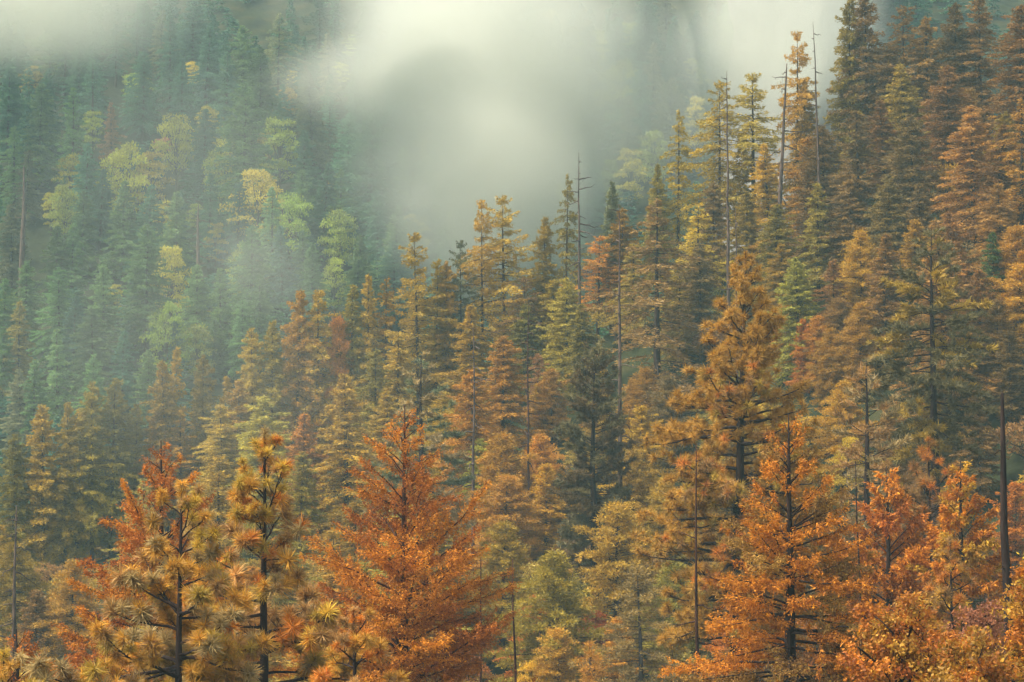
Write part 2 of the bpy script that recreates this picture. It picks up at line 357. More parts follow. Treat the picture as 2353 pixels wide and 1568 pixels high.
# ------------------------------------------------------------------ landmarks of the forest: top x, top y, crown width (in the measuring frame), kind, colour
RIDGE = ([-200, 0, 100, 390, 590, 680, 850, 965, 1060, 1110, 1300, 1330, 1550, 1650, 1730, 1830, 1950, 2353, 2600],
         [935, 930, 930, 795, 742, 662, 630, 532, 550, 445, 398, 345, 252, 178, 165, 70, -10, -220, -300])
LM = [
 # far hillside, left
 (268, 31, 44, 'open', 'darkgreen'), (393, 34, 60, 'fir', 'bluegreen'), (420, 137, 50, 'fir', 'bluegreen'), (103, 160, 56, 'fir', 'bluegreen'),
 (36, 290, 62, 'fir', 'green'), (90, 195, 70, 'fir', 'green'), (171, 202, 54, 'narrow', 'green'), (214, 246, 46, 'maple', 'lime'), (258, 236, 38, 'narrow', 'tan'),
 (407, 262, 66, 'maple', 'lemon'), (478, 243, 44, 'maple', 'lemon'), (290, 328, 90, 'maple', 'lemon'), (345, 335, 74, 'maple', 'lemon'), (419, 300, 40, 'maple', 'lime'), (378, 318, 44, 'shrub', 'pink'),
 (526, 313, 66, 'maple', 'lemon'), (500, 345, 60, 'maple', 'lime'), (601, 113, 84, 'fir', 'green'), (564, 191, 100, 'fir', 'green'), (643, 258, 84, 'maple', 'lime'),
 (610, 300, 44, 'maple', 'lemon'), (723, 164, 70, 'fir', 'sage'), (700, 150, 34, 'narrow', 'sage'), (595, 385, 110, 'maple', 'lemon'), (670, 441, 72, 'maple', 'lime'), (783, 390, 60, 'fir', 'green'),
 (740, 375, 66, 'fir', 'bluegreen'), (284, 413, 68, 'fir', 'green'), (342, 424, 66, 'fir', 'bluegreen'), (407, 441, 66, 'fir', 'green'), (629, 430, 54, 'narrow', 'green'),
 (150, 424, 56, 'maple', 'lime'), (118, 436, 40, 'maple', 'lemon'), (470, 250, 60, 'fir', 'bluegreen'), (200, 330, 60, 'fir', 'bluegreen'), (520, 120, 66, 'fir', 'bluegreen'), (560, 60, 60, 'fir', 'green'),
 (640, 30, 60, 'open', 'sage'), (330, 120, 58, 'fir', 'bluegreen'), (470, 60, 60, 'fir', 'bluegreen'), (850, 225, 110, 'fir', 'bluegreen'), (842, 310, 60, 'fir', 'green'), (800, 260, 70, 'fir', 'bluegreen'),
 (160, 355, 46, 'maple', 'lemon'), (75, 340, 40, 'maple', 'lime'), (700, 300, 62, 'fir', 'bluegreen'), (690, 390, 54, 'fir', 'green'), (480, 400, 64, 'fir', 'bluegreen'), (545, 420, 58, 'fir', 'bluegreen'),
 (20, 150, 60, 'fir', 'bluegreen'), (60, 240, 56, 'fir', 'darkgreen'), (230, 390, 52, 'fir', 'bluegreen'), (190, 440, 56, 'fir', 'green'), (60, 345, 50, 'fir', 'sage'), (30, 470, 60, 'fir', 'sage'),
 (338, 517, 84, 'fir', 'green'), (165, 512, 60, 'fir', 'green'), (130, 520, 56, 'fir', 'green'), (294, 534, 46, 'maple', 'lemon'), (398, 561, 76, 'maple', 'lemon'), (390, 598, 60, 'shrub', 'pink'), (390, 623, 46, 'maple', 'lime'),
 (495, 505, 44, 'maple', 'lemon'), (137, 616, 66, 'fir', 'green'), (44, 691, 68, 'fir', 'moss'), (215, 708, 66, 'fir', 'green'), (137, 756, 52, 'narrow', 'green'), (455, 609, 66, 'fir', 'green'),
 (509, 616, 50, 'narrow', 'green'), (386, 691, 80, 'maple', 'lime'), (308, 712, 84, 'shrub', 'rust'), (263, 647, 36, 'maple', 'lemon'), (80, 828, 50, 'narrow', 'green'), (51, 849, 60, 'fir', 'sage'),
 (215, 814, 70, 'fir', 'green'), (342, 804, 54, 'fir', 'green'), (492, 732, 44, 'fir', 'green'), (240, 610, 66, 'fir', 'green'), (60, 600, 60, 'fir', 'green'), (10, 640, 50, 'fir', 'green'), (580, 520, 80, 'fir', 'green'),
 (560, 560, 60, 'maple', 'lime'), (650, 520, 60, 'fir', 'bluegreen'), (640, 590, 64, 'shrub', 'rust'), (720, 560, 60, 'fir', 'green'), (700, 530, 50, 'fir', 'green'), (780, 480, 60, 'maple', 'lime'), (840, 540, 64, 'fir', 'green'),
 (900, 470, 70, 'fir', 'green'), (870, 440, 60, 'fir', 'bluegreen'), (940, 500, 56, 'maple', 'lime'), (770, 590, 60, 'maple', 'lime'), (820, 590, 60, 'fir', 'green'), (905, 555, 56, 'fir', 'bluegreen'), (600, 640, 60, 'fir', 'green'), (560, 690, 56, 'fir', 'green'),
 (10, 760, 54, 'fir', 'green'), (300, 640, 50, 'fir', 'bluegreen'), (455, 745, 56, 'maple', 'lime'), (400, 735, 52, 'fir', 'bluegreen'), (280, 760, 56, 'fir', 'bluegreen'), (170, 680, 54, 'fir', 'bluegreen'), (340, 590, 60, 'fir', 'bluegreen'),
 # far hillside, right of the fog
 (1403, 364, 44, 'maple', 'lime'), (1450, 330, 60, 'maple', 'lemon'), (1499, 296, 60, 'maple', 'lime'), (1424, 137, 70, 'maple', 'lime'), (1328, 267, 50, 'fir', 'green'), (1370, 70, 60, 'maple', 'lime'), (1500, 100, 70, 'fir', 'sage'),
 (1350, 60, 60, 'fir', 'bluegreen'), (1290, 120, 60, 'fir', 'bluegreen'), (1420, 40, 60, 'fir', 'bluegreen'), (1480, 30, 60, 'fir', 'darkgreen'), (1560, 50, 70, 'fir', 'darkgreen'), (1640, 40, 60, 'fir', 'bluegreen'), (1350, 190, 66, 'fir', 'bluegreen'),
 (1310, 210, 60, 'fir', 'bluegreen'), (1440, 220, 60, 'fir', 'sage'), (1590, 130, 60, 'maple', 'lime'), (1540, 180, 66, 'fir', 'sage'), (1470, 160, 60, 'fir', 'bluegreen'), (1350, 330, 60, 'fir', 'bluegreen'), (1600, 220, 60, 'maple', 'lemon'), (1640, 100, 54, 'fir', 'bluegreen'),
 # near slope, left and middle
 (386, 831, 66, 'fir', 'olive'), (400, 800, 50, 'fir', 'olive'), (470, 818, 52, 'fir', 'moss'), (543, 876, 70, 'fir', 'olive'), (519, 866, 46, 'fir', 'moss'), (103, 932, 74, 'fir', 'olive'), (178, 941, 60, 'fir', 'olive'),
 (215, 880, 60, 'fir', 'olive'), (260, 870, 64, 'fir', 'moss'), (154, 925, 36, 'fir', 'moss'), (362, 941, 56, 'fir', 'olive'), (417, 944, 56, 'open', 'olive'), (513, 930, 66, 'fir', 'olive'), (598, 910, 84, 'fir', 'moss'),
 (718, 780, 96, 'fir', 'olive'), (731, 667, 70, 'open', 'olive'), (680, 667, 64, 'fir', 'olive'), (625, 739, 64, 'fir', 'olive'), (588, 756, 56, 'fir', 'olive'), (694, 951, 72, 'fir', 'gold'), (800, 862, 92, 'fir', 'olive'), (790, 736, 50, 'cedar', 'gold'),
 (964, 538, 56, 'open', 'olive'), (846, 633, 50, 'fir', 'olive'), (887, 640, 50, 'open', 'olive'), (1000, 596, 50, 'fir', 'olive'), (1024, 602, 44, 'fir', 'olive'), (805, 655, 52, 'narrow', 'moss'), (1060, 555, 40, 'open', 'sage'),
 (1109, 462, 52, 'open', 'olive'), (1160, 450, 62, 'open', 'olive'), (1160, 582, 70, 'fir', 'olive'), (1208, 637, 56, 'open', 'brown'), (1084, 702, 66, 'fir', 'olive'), (1157, 774, 80, 'fir', 'gold'), (1085, 852, 90, 'fir', 'gold'),
 (863, 804, 76, 'fir', 'moss'), (911, 770, 54, 'narrow', 'olive'), (956, 660, 78, 'open', 'olive'), (1300, 640, 60, 'fir', 'moss'), (1268, 643, 50, 'fir', 'olive'), (1372, 544, 50, 'open', 'gold'), (1505, 460, 106, 'open', 'brown'),
 (1239, 500, 50, 'fir', 'olive'), (1240, 814, 34, 'pine', 'tan'), (1485, 849, 44, 'cedar', 'gold'), (1533, 869, 60, 'cedar', 'brown'), (1267, 852, 48, 'cedar', 'gold'), (1239, 883, 40, 'cedar', 'gold'), (1150, 1003, 84, 'cedar', 'gold'),
 (1243, 1002, 72, 'cedar', 'gold'), (1475, 934, 66, 'cedar', 'yellow'), (1451, 872, 40, 'cedar', 'gold'), (1403, 419, 44, 'fir', 'sage'), (1297, 403, 48, 'open', 'moss'), (1506, 379, 44, 'fir', 'moss'), (1556, 256, 48, 'open', 'olive'),
 (1430, 480, 50, 'fir', 'olive'), (1600, 470, 64, 'open', 'olive'), (1610, 560, 60, 'fir', 'brown'), (1560, 600, 56, 'fir', 'moss'), (1455, 560, 52, 'fir', 'moss'), (1210, 700, 50, 'fir', 'moss'), (1020, 720, 60, 'fir', 'moss'), (760, 820, 60, 'fir', 'moss'),
 (640, 840, 60, 'fir', 'moss'), (450, 900, 60, 'fir', 'moss'), (310, 930, 56, 'fir', 'moss'), (30, 1000, 60, 'fir', 'moss'), (1340, 700, 56, 'fir', 'moss'), (890, 900, 60, 'fir', 'olive'),
 # near slope, right
 (1829, 77, 50, 'open', 'olive'), (1648, 185, 58, 'open', 'olive'), (1730, 171, 84, 'open', 'moss'), (1949, -5, 54, 'fir', 'moss'), (1990, -20, 78, 'fir', 'brown'), (2072, 14, 66, 'open', 'brown'), (2041, 106, 70, 'fir', 'brown'),
 (2089, 147, 66, 'fir', 'moss'), (1945, 150, 60, 'fir', 'olive'), (2178, 154, 76, 'fir', 'rust'), (2031, 232, 56, 'fir', 'rust'), (2226, 208, 48, 'cedar', 'rust'), (2232, 243, 76, 'fir', 'rust'), (1891, 290, 70, 'fir', 'brown'),
 (1973, 256, 84, 'fir', 'brown'), (2096, 263, 76, 'fir', 'brown'), (1843, 314, 64, 'fir', 'gold'), (1846, 191, 54, 'fir', 'olive'), (2178, 378, 60, 'maple', 'yellow'), (2343, 232, 84, 'open', 'gold'), (2280, 287, 70, 'fir', 'rust'),
 (2191, 10, 70, 'fir', 'brown'), (2250, -10, 80, 'fir', 'brown'), (2342, 14, 80, 'fir', 'rust'), (2130, 40, 60, 'fir', 'brown'), (1713, 441, 50, 'fir', 'olive'), (1846, 444, 36, 'maple', 'gold'), (1880, 420, 60, 'fir', 'moss'), (2191, 489, 70, 'fir', 'rust'),
 (2103, 506, 50, 'cedar', 'gold'), (1703, 308, 56, 'fir', 'olive'), (1770, 330, 60, 'fir', 'olive'), (1836, 592, 66, 'fir', 'moss'), (1976, 534, 64, 'cedar', 'gold'), (2027, 538, 70, 'fir', 'rust'), (1915, 597, 56, 'fir', 'rust'),
 (2180, 505, 110, 'fir', 'rust'), (2335, 524, 70, 'cedar', 'gold'), (2340, 610, 64, 'cedar', 'gold'), (2277, 534, 46, 'narrow', 'deepgreen'), (1807, 705, 44, 'cedar', 'gold'), (1877, 729, 48, 'cedar', 'gold'), (1845, 735, 40, 'cedar', 'orange'), (1908, 756, 50, 'cedar', 'gold'),
 (1928, 688, 50, 'cedar', 'rust'), (1976, 698, 60, 'cedar', 'gold'), (2300, 420, 60, 'fir', 'rust'), (1950, 400, 60, 'fir', 'brown'), (2040, 400, 66, 'fir', 'brown'), (2110, 420, 56, 'fir', 'brown'), (1780, 470, 56, 'fir', 'moss'), (1640, 420, 56, 'fir', 'brown'), (2250, 620, 60, 'fir', 'rust'),
 (1800, 560, 50, 'fir', 'olive'), (2290, 690, 64, 'cedar', 'rust'), (2320, 760, 60, 'cedar', 'brown'),
 # lower slope between the big foreground trees
 (1157, 1097, 70, 'cedar', 'gold'), (1250, 1067, 66, 'cedar', 'yellow'), (1410, 1162, 100, 'cedar', 'olive'), (1270, 1275, 110, 'cedar', 'olive'), (1154, 1207, 84, 'cedar', 'olive'), (1458, 1036, 72, 'cedar', 'olive'), (1239, 1371, 70, 'cedar', 'orange'),
 (1362, 1392, 70, 'maple', 'copper'), (1287, 1450, 80, 'cedar', 'gold'), (1356, 1480, 84, 'pine', 'gold'), (1478, 1306, 90, 'pine', 'brown'), (1222, 1515, 84, 'maple', 'yellow'), (99, 1090, 64, 'pine', 'olive'), (109, 1162, 64, 'pine', 'olive'), (239, 1111, 66, 'fir', 'brown'),
 (506, 1050, 88, 'cedar', 'olive'), (506, 1145, 44, 'maple', 'gold'), (85, 1357, 64, 'cedar', 'rust'), (164, 1292, 80, 'cedar', 'gold'), (40, 1250, 70, 'cedar', 'olive'), (20, 1330, 60, 'maple', 'gold'), (690, 1040, 66, 'fir', 'olive'), (1100, 1010, 60, 'fir', 'moss'),
 (1530, 1100, 60, 'cedar', 'olive'), (1940, 880, 60, 'cedar', 'yellow'), (1950, 1000, 60, 'maple', 'yellow'), (2330, 1110, 80, 'cedar', 'orange'), (2250, 900, 60, 'fir', 'brown'), (1420, 1420, 70, 'cedar', 'gold'), (1540, 1440, 60, 'pine', 'olive'), (1330, 1090, 50, 'cedar', 'brown'),
]
def ridge_y(x): return np.interp(x, *RIDGE)

class Tree: pass
trees = []
def fit(px, py, w, kind, zone, fixed_d=None):
    pr = PROTO[kind][0]; asp = 2*pr['R']/pr['H']*.92
    best = None
    ds = np.linspace(105, 206, 130) if zone == 'n' else np.linspace(232, 420, 130)
    r = ray(px, py)
    P = r[None, :]*(ds/r[1])[:, None]
    h = P[:, 2] - ground(P[:, 0], ds)
    if kind in ('fir', 'narrow', 'open', 'pine', 'cedar'): w = w*(1.75 if zone == 'n' else 1.42)
    if kind == 'maple': w = w*1.05
    W = w*ds/FPX
    lo, hi = (5, 30) if zone == 'n' else (6, 30)
    if kind == 'shrub': lo, hi = 1.5, 6
    if kind == 'maple': lo, hi = 3.5, 13; asp *= .62
    err = np.abs(np.log(np.maximum(W, .1)/np.maximum(h*asp, .1))) + 3*np.maximum(0, lo-h) + 3*np.maximum(0, h-hi)
    i = int(np.argmin(err)); return ds[i], float(np.clip(h[i], lo, hi)), float(W[i]), float(err[i]), P[i]
R0 = np.random.default_rng(99)
for (px, py, w, kind, col) in LM:
    zone = 'f' if col in ('lime', 'lemon', 'green', 'bluegreen', 'pink') or py < ridge_y(px) - 22 else 'n'
    d, h, W, err, P = fit(px, py, w, kind, zone)
    t = Tree(); t.px, t.py, t.w, t.kind, t.col, t.zone, t.d, t.h, t.W = px, py, W*FPX/d, kind, col, zone, d, h, W
    t.x = P[0]; t.z = float(ground(P[0], d)); t.land = True
    trees.append(t)

# ------------------------------------------------------------------ big trees of the foreground: top x, y, distance, half-width profile (pixels below the top)
def hero_base(px, py, d):
    top = at(px, py, d); gz = float(ground(top[0], top[1]))
    return top, np.array([top[0], top[1], gz])
HERO = []       # (px, py, d, bottom py, half width) for the occlusion tests

# --- fillers: more trees on the slopes between the landmarks
hero_list = [(608, 990, 58, 220), (418, 1112, 56, 230), (930, 932, 70, 230), (370, 1012, 68, 220), (1812, 952, 62, 230), (2037, 1072, 85, 130), (2207, 1058, 85, 110),
             (1713, 580, 95, 170), (1365, 780, 148, 60), (2140, 520, 125, 120), (1990, 820, 115, 90), (968, 808, 150, 100)]
def try_fill(n, zone, R, spacing):
    placed = 0
    for _ in range(n):
        if zone == 'n':
            d = 108 + 96*math.sqrt(R.uniform())
        else:
            d = 238 + 140*R.uniform()
        px = R.uniform(-40, FW+40); x = (px-FW/2)/FPX*d
        z = float(ground(x, d))
        kindc = R.uniform(); xr = px/FW
        if zone == 'f':
            kind = 'fir' if kindc < .62 else 'narrow' if kindc < .76 else 'maple' if kindc < .90 else 'open'
            col = R.choice(['lime', 'lemon', 'lime', 'moss']) if kind == 'maple' else R.choice(['bluegreen', 'green', 'bluegreen', 'darkgreen', 'sage'])
            h = R.uniform(7, 12.5) if kind != 'maple' else R.uniform(3.5, 6)
        else:
            if d > 140:
                kind = 'fir' if kindc < .55 else 'narrow' if kindc < .7 else 'open' if kindc < .85 else 'cedar'
                h = R.uniform(7, 13)
            else:
                kind = 'cedar' if kindc < .5 else 'pine' if kindc < .68 else 'maple' if kindc < .85 else 'fir'
                h = R.uniform(5, 11)
            warm = xr*1.1 + (160-d)/150
            if kind == 'maple': col = R.choice(['gold', 'yellow', 'orange', 'copper'] if d < 140 else ['gold', 'olive']); h = R.uniform(3.5, 6)
            elif warm > .95: col = R.choice(['rust', 'brown', 'orange' if d < 135 else 'olive', 'gold', 'brown'])
            elif warm > .55: col = R.choice(['olive', 'brown', 'gold', 'moss', 'olive'])
            else: col = R.choice(['olive', 'moss', 'moss', 'olive', 'gold'])
        pr = PROTO[kind][0]; W = 2*pr['R']/pr['H']*h*R.uniform(.85, 1.15)
        tx, ty = proj(np.array([x, d, z+h])); w = W*FPX/d
        if ty > FH + 20: continue
        if zone == 'n' and ty < ridge_y(tx) + 10: continue
        if zone == 'f' and ty > ridge_y(tx) + 60: continue
        ok = True
        for t in trees:
            if (t.x-x)**2 + (t.d-d)**2 < (spacing*(.7 + .5*(h/20)))**2*(.5 if not t.land else 1)*.8: ok = False; break
            if t.land and t.d > d:
                vis = t.w*2.1
                if abs(tx-t.px) < .42*(w+t.w) and ty < t.py + vis*.75: ok = False; break
        if not ok: continue
        for (hx, hy, hd, hw) in hero_list:
            if hd > d and abs(tx-hx) < hw and ty < hy + {1365: 390, 2140: 470, 1990: 340, 968: 260}.get(hx, 520): ok = False; break
        if not ok: continue
        t = Tree(); t.px, t.py, t.w, t.kind, t.col, t.zone, t.d, t.h, t.W = tx, ty, w, kind, str(col), zone, d, h, W
        t.x, t.z, t.land = x, z, False
        trees.append(t); placed += 1
    return placed
Rf = np.random.default_rng(2024)
nf = try_fill(6000, 'f', Rf, 6.0); nn = try_fill(7000, 'n', Rf, 5.2)

def understory(n, R):
    for _ in range(n):
        d = 105 + 98*math.sqrt(R.uniform()); px = R.uniform(-30, FW+30); x = (px-FW/2)/FPX*d
        h = R.uniform(1.5, 3.4); z = float(ground(x, d))
        if any((t.x-x)**2 + (t.d-d)**2 < (2.4 if t.kind != 'shrub' else 4.2)**2 for t in trees): continue
        tx, ty = proj(np.array([x, d, z+h]))
        if ty < ridge_y(tx)+60 or ty > FH: continue
        t = Tree(); t.px, t.py, t.kind, t.zone, t.d, t.h = tx, ty, 'shrub', 'n', d, h
        t.col = str(R.choice(['olive', 'brown', 'gold', 'rust', 'moss'])); t.W = h*R.uniform(1.0, 1.5); t.w = t.W*FPX/d; t.x, t.z, t.land = x, z, False
        trees.append(t)
understory(2500, Rf)
# leave out what the photograph could not show at all: coarse front-to-back coverage
GW, GH = 588, 392; s4 = GW/FW
cover = np.zeros((GH, GW), bool)
gy, gx = np.mgrid[0:GH, 0:GW]
trees.sort(key=lambda t: t.d)
keep = []
for t in trees:
    hp = t.h*FPX/t.d
    x0, x1 = int((t.px-t.w/2)*s4), int((t.px+t.w/2)*s4)+1; y0, y1 = int(t.py*s4), int((t.py+hp)*s4)+1
    x0c, x1c, y0c, y1c = max(x0, 0), min(x1, GW), max(y0, 0), min(y1, GH)
    if x1c <= x0c or y1c <= y0c: continue
    sx = gx[y0c:y1c, x0c:x1c]; sy = gy[y0c:y1c, x0c:x1c]
    frac = np.clip((sy-t.py*s4)/(hp*s4), 0, 1)
    mask = np.abs(sx-t.px*s4) <= t.w*.5*s4*np.minimum(1, .1+frac*1.15)
    sub = cover[y0c:y1c, x0c:x1c]
    t.vis = int((mask & ~sub).sum())
    if t.vis < 14 and not (t.land and t.vis >= 5): continue
    sub |= mask & (np.abs(sx-t.px*s4) <= t.w*.4*s4*np.minimum(1, .1+frac*1.15))
    keep.append(t)
trees = keep
print('TREES', len(trees), 'fill', nf, nn, {k: sum(1 for t in trees if NAMES[t.kind] == k) for k in set(NAMES.values())})

anchors = []     # (px, py, phrase): things one can find in the picture, filled by the builders below

def place_tree(t, R):
    fam = PROTO[t.kind]; pr = fam[int(R.integers(0, len(fam)))]
    o = empty(NAMES[t.kind], (t.x, t.d, t.z))
    sz = t.h/pr['H']; sx = np.clip(t.W/(2*pr['R']*.92), .55*sz, 1.9*sz)*(1.17 if t.zone == 'n' else 1.08)
    o.scale = (sx*R.uniform(.92, 1.08), sx*R.uniform(.92, 1.08), sz); o.rotation_euler = (R.normal(0, .012), R.normal(0, .012), R.uniform(0, 6.28))
    tr = link(bpy.data.objects.new('trunk', pr['mt']), o)
    cr = link(bpy.data.objects.new('crown', pr['mc']), o); cr.color = colour(t.col, R)
    t.o = o
Rp = np.random.default_rng(5)
firs = sorted([t for t in trees if NAMES[t.kind] == 'fir_tree'], key=lambda t: -t.vis)
rest_firs = [t for t in firs[292:]]
ids = set(id(t) for t in rest_firs); trees = [t for t in trees if id(t) not in ids]
for t in trees: place_tree(t, Rp)
if rest_firs:                                                        # past 300 of a kind: the smallest ones joined
    small = [fir_proto(81, R=4.6, dens=4.5, leaf=(1.05, .34), nb=115, p=.66), fir_proto(82, R=4.2, dens=4.5, leaf=(1.05, .34), nb=115, p=.7)]
    g = Geo(); near_left = [t for t in rest_firs if t.zone == 'n']
    for t in [t for t in rest_firs if t.zone == 'f']:
        q = small[int(Rp.integers(0, 2))]; a = Rp.uniform(0, 6.28); ca, sa = math.cos(a), math.sin(a); sz = t.h/q['H']; sx = t.W/(2*q['R'])
        dv = Rp.normal(0, .12)
        for part in ('crown',):
            v = np.concatenate(q[part].v); v = np.stack([(v[:, 0]*ca - v[:, 1]*sa)*sx + t.x, (v[:, 0]*sa + v[:, 1]*ca)*sx + t.d, v[:, 2]*sz + t.z], -1)
            g.add(v, np.concatenate(q[part].t), np.clip(np.concatenate(q[part].a) + dv, 0, 1))
    Ru = np.random.default_rng(31); mini = fir_proto(91, R=5.5, dens=1.5, leaf=(2.2, .8), nb=32, p=.6)
    mv, mt_, ma = np.concatenate(mini['crown'].v), np.concatenate(mini['crown'].t), np.concatenate(mini['crown'].a)
    for _ in range(600):                                              # young growth closing the far forest floor
        d = Ru.uniform(225, 400); x = Ru.uniform(-.25, .25)*d; sz = Ru.uniform(.10, .26); a = Ru.uniform(0, 6.28); ca, sa = math.cos(a), math.sin(a)
        g.add(np.stack([(mv[:, 0]*ca - mv[:, 1]*sa)*sz*1.5 + x, (mv[:, 0]*sa + mv[:, 1]*ca)*sz*1.5 + d, mv[:, 2]*sz + float(ground(x, d)) - .3], -1), mt_, np.clip(ma + Ru.normal(0, .2), 0, 1))
    o = g.obj('forest', M['fir']); o.color = (*COL['bluegreen'], 1); tag(o, 'small half-hidden firs merging into the misty far forest', None, None, 'stuff')
    g = Geo()
    for t in near_left:
        q = small[int(Rp.integers(0, 2))]; sz = t.h/q['H']; sx = t.W/(2*q['R'])
        g.add(np.concatenate(q['crown'].v)*np.array([sx, sx, sz]) + np.array([t.x, t.d, t.z]), np.concatenate(q['crown'].t), np.concatenate(q['crown'].a))
    Ru = np.random.default_rng(41)                          # the slope goes on past both edges of the picture
    for i_ in range(90):
        d = Ru.uniform(106, 204); q = small[i_ % 2]; sz = Ru.uniform(.32, .5); a = Ru.uniform(0, 6.28); ca, sa = math.cos(a), math.sin(a)
        e = (60 + q['R']*sz*FPX/d) + Ru.uniform(0, 330); px = -e if i_ % 2 else FW + e; x = (px-FW/2)/FPX*d
        v = np.concatenate(q['crown'].v)
        g.add(np.stack([(v[:, 0]*ca - v[:, 1]*sa)*sz + x, (v[:, 0]*sa + v[:, 1]*ca)*sz + d, v[:, 2]*sz + float(ground(x, d))], -1), np.concatenate(q['crown'].t), np.clip(np.concatenate(q['crown'].a) + Ru.normal(0, .15), 0, 1))
    o = g.obj('forest', M['fir']); o.color = (*COL['olive'], 1); tag(o, 'half-hidden olive firs closing the near slope and running past its edges', None, None, 'stuff')
print('INDIVIDUAL', len(trees), 'JOINED', len(rest_firs))

# ------------------------------------------------------------------ foreground trees, branch by branch
def trunk_axis(top, base, R, lean=(0, 0), n=12, wob=.03):
    t = np.linspace(0, 1, n)[:, None]
    b = base + np.array([lean[0], lean[1], 0])
    pts = b*(1-t) + top*t
    w = np.cumsum(R.normal(0, wob, (n, 2)), 0); w -= w[-1]*t
    pts[:, :2] += w
    return pts
def hero_root(name, px, py, d, label, cat, lean=0.0):
    top = at(px, py, d); bx = top[0] + lean
    base = np.array([bx, d, float(ground(bx, d))])
    o = empty(name, base); tag(o, label, cat)
    anchors.append((px, py, d, name, label))
    return o, top - base, np.zeros(3)
def crown_axis_at(pts, z): return np.array([np.interp(z, pts[:, 2], pts[:, 0]), np.interp(z, pts[:, 2], pts[:, 1]), z])

def branch_curve(o, az, L, up, droop, k=7, tipup=0.0):
    s = np.linspace(0, 1, k); h = np.array([math.cos(az), math.sin(az), 0])
    return o + h*(L*s*math.cos(up))[:, None] + np.array([0, 0, 1.0])*(L*(s*math.sin(up) - droop*s*s + tipup*s**3))[:, None]
def along(c, s):
    u = np.linspace(0, 1, len(c)); return np.stack([np.interp(s, u, c[:, i]) for i in range(3)], -1)

def profile_fn(top_z, mpp, prof):
    ys = [p[0]*mpp for p in prof]; ws = [p[1]*mpp for p in prof]
    return lambda z: float(np.interp(top_z - z, ys, ws))

def spray_tree(name, px, py, d, prof, label, cat, col, seed, style='cedar', spacing=.085, up=(.9, .45, .1), droop=.12, tipup=0.0, trunk_r=.16, leafL=.095, leafW=.031,
               twigs=7.0, leaves=15, col2=None, bark='bark', lean=0.0, low=1.12, mat='cedar', gaps=0.0, twig_wood=True, rsd=.2, side=1.0, depth_cut=None, bare_top=0.0):
    R = np.random.default_rng(seed); lk = 2.1 if style == 'cedar' else 1.0
    root, top, _ = hero_root(name, px, py, d, label, cat, lean)
    mpp = d/FPX
    H = top[2]; ax = trunk_axis(top, np.zeros(3), R)
    g = Geo(); zz = ax[:, 2]
    tube(g, np.concatenate([ax[:1]-[0, 0, 1.5], ax]), np.concatenate([[trunk_r*1.6], np.maximum(.014, trunk_r*np.clip((H-zz)/(prof[-1][0]*mpp), 0, 1.7)**.85)]), 9, R.uniform(.3, .7))
    g.obj('trunk', M[bark], root, True)
    f = profile_fn(H, mpp, prof); zlow = max(1.0, H - prof[-1][0]*mpp*low)
    nb = int((H - zlow)/spacing)
    for i in range(nb):
        q = ((i + R.uniform(0, .9))/nb)
        z = H - (H-zlow)*q**.93 - .05
        if R.uniform() < gaps: continue
        r = f(z)*min(1.25, max(.4, 1 + R.normal(0, rsd))) + .08
        az = i*2.39996 + R.normal(0, .35)
        t = (H-z)/(H-zlow)
        ua = np.interp(t, [0, .5, 1], up) + R.normal(0, .10)
        if math.cos(az) < 0: r *= side
        L = r/max(.5, math.cos(ua)); dp = droop*R.uniform(.6, 1.4)
        z = min(H - .06, max(.6, z - L*(math.sin(ua) - dp + tipup)))      # the tip, not the root, lies on the crown's outline
        o = crown_axis_at(ax, z)
        c = branch_curve(o, az, L, ua, dp, 7, tipup); c[1:] += np.cumsum(R.normal(0, .018*L, (6, 3)), 0)*.6
        wood = Geo(); r0 = .010 + .010*L
        tube(wood, c, np.linspace(r0, .004, 7), 5)
        fol = Geo(); h = norm(c[-1]-c[0]); lat = norm(np.cross(h, [0, 0, 1.0]))
        nt = max(4, int(L*twigs))
        ss = R.uniform(.14 if L < 1 else .22, 1.0, nt)**.85; P0 = along(c, ss)
        tl = L*.36*(1.1-ss)**.8*R.uniform(.5, 1.2, nt) + .09
        sg = np.where(np.arange(nt) % 2 == 0, 1, -1)
        td = norm(h*.75 + lat*(sg*R.uniform(.4, 1.1, nt))[:, None] + np.array([0, 0, 1.])*R.normal(.05, .28, nt)[:, None])
        br = np.clip(.5 + R.normal(0, .13), 0.1, .9)
        for j in range(nt):
            m = max(5, int(leaves*lk*tl[j]/.35*R.uniform(.7, 1.3)))
            e = P0[j] + td[j]*tl[j]
            if twig_wood and tl[j] > .28: tube(wood, [P0[j], (P0[j]+e)/2+[0, 0, .02], e], [.006, .005, .003], 3, close=False)
            s = R.uniform(0, 1.05, m)
            P = P0[j] + td[j]*(tl[j]*s)[:, None] + R.normal(0, .03, (m, 3))
            if style == 'cedar':
                P[:, 2] -= R.exponential(.05, m)
                D = td[j]*.7 + R.normal(0, .55, (m, 3)) + [0, 0, -.45]
            elif style == 'tuft':
                D = td[j]*.55 + R.normal(0, .5, (m, 3)) + [0, 0, .05]
            else:       # long needles brushing out along the twig
                D = td[j]*.8 + R.normal(0, .55, (m, 3)) + [0, 0, .22]
            tint = np.clip(br + R.normal(0, .10) + R.normal(0, .16, m), 0, 1)
            if style == 'cedar': tint = np.where(R.uniform(size=m) < .13, 1.0, np.minimum(tint, .74))
            blades(fol, P, D, leafL*R.uniform(.5, 1.25, m), leafW*R.uniform(.7, 1.3, m), tint, R, diamond=(style == 'cedar'))
        b = wood.obj('branch', M[bark], root)
        fo = fol.obj('foliage', M[mat], b); cc = COL[col2 if (col2 and R.uniform() < .35) else col]
        k = np.exp(R.normal(0, .10)); fo.color = (cc[0]*k, cc[1]*k, cc[2]*k, 1)
    return root

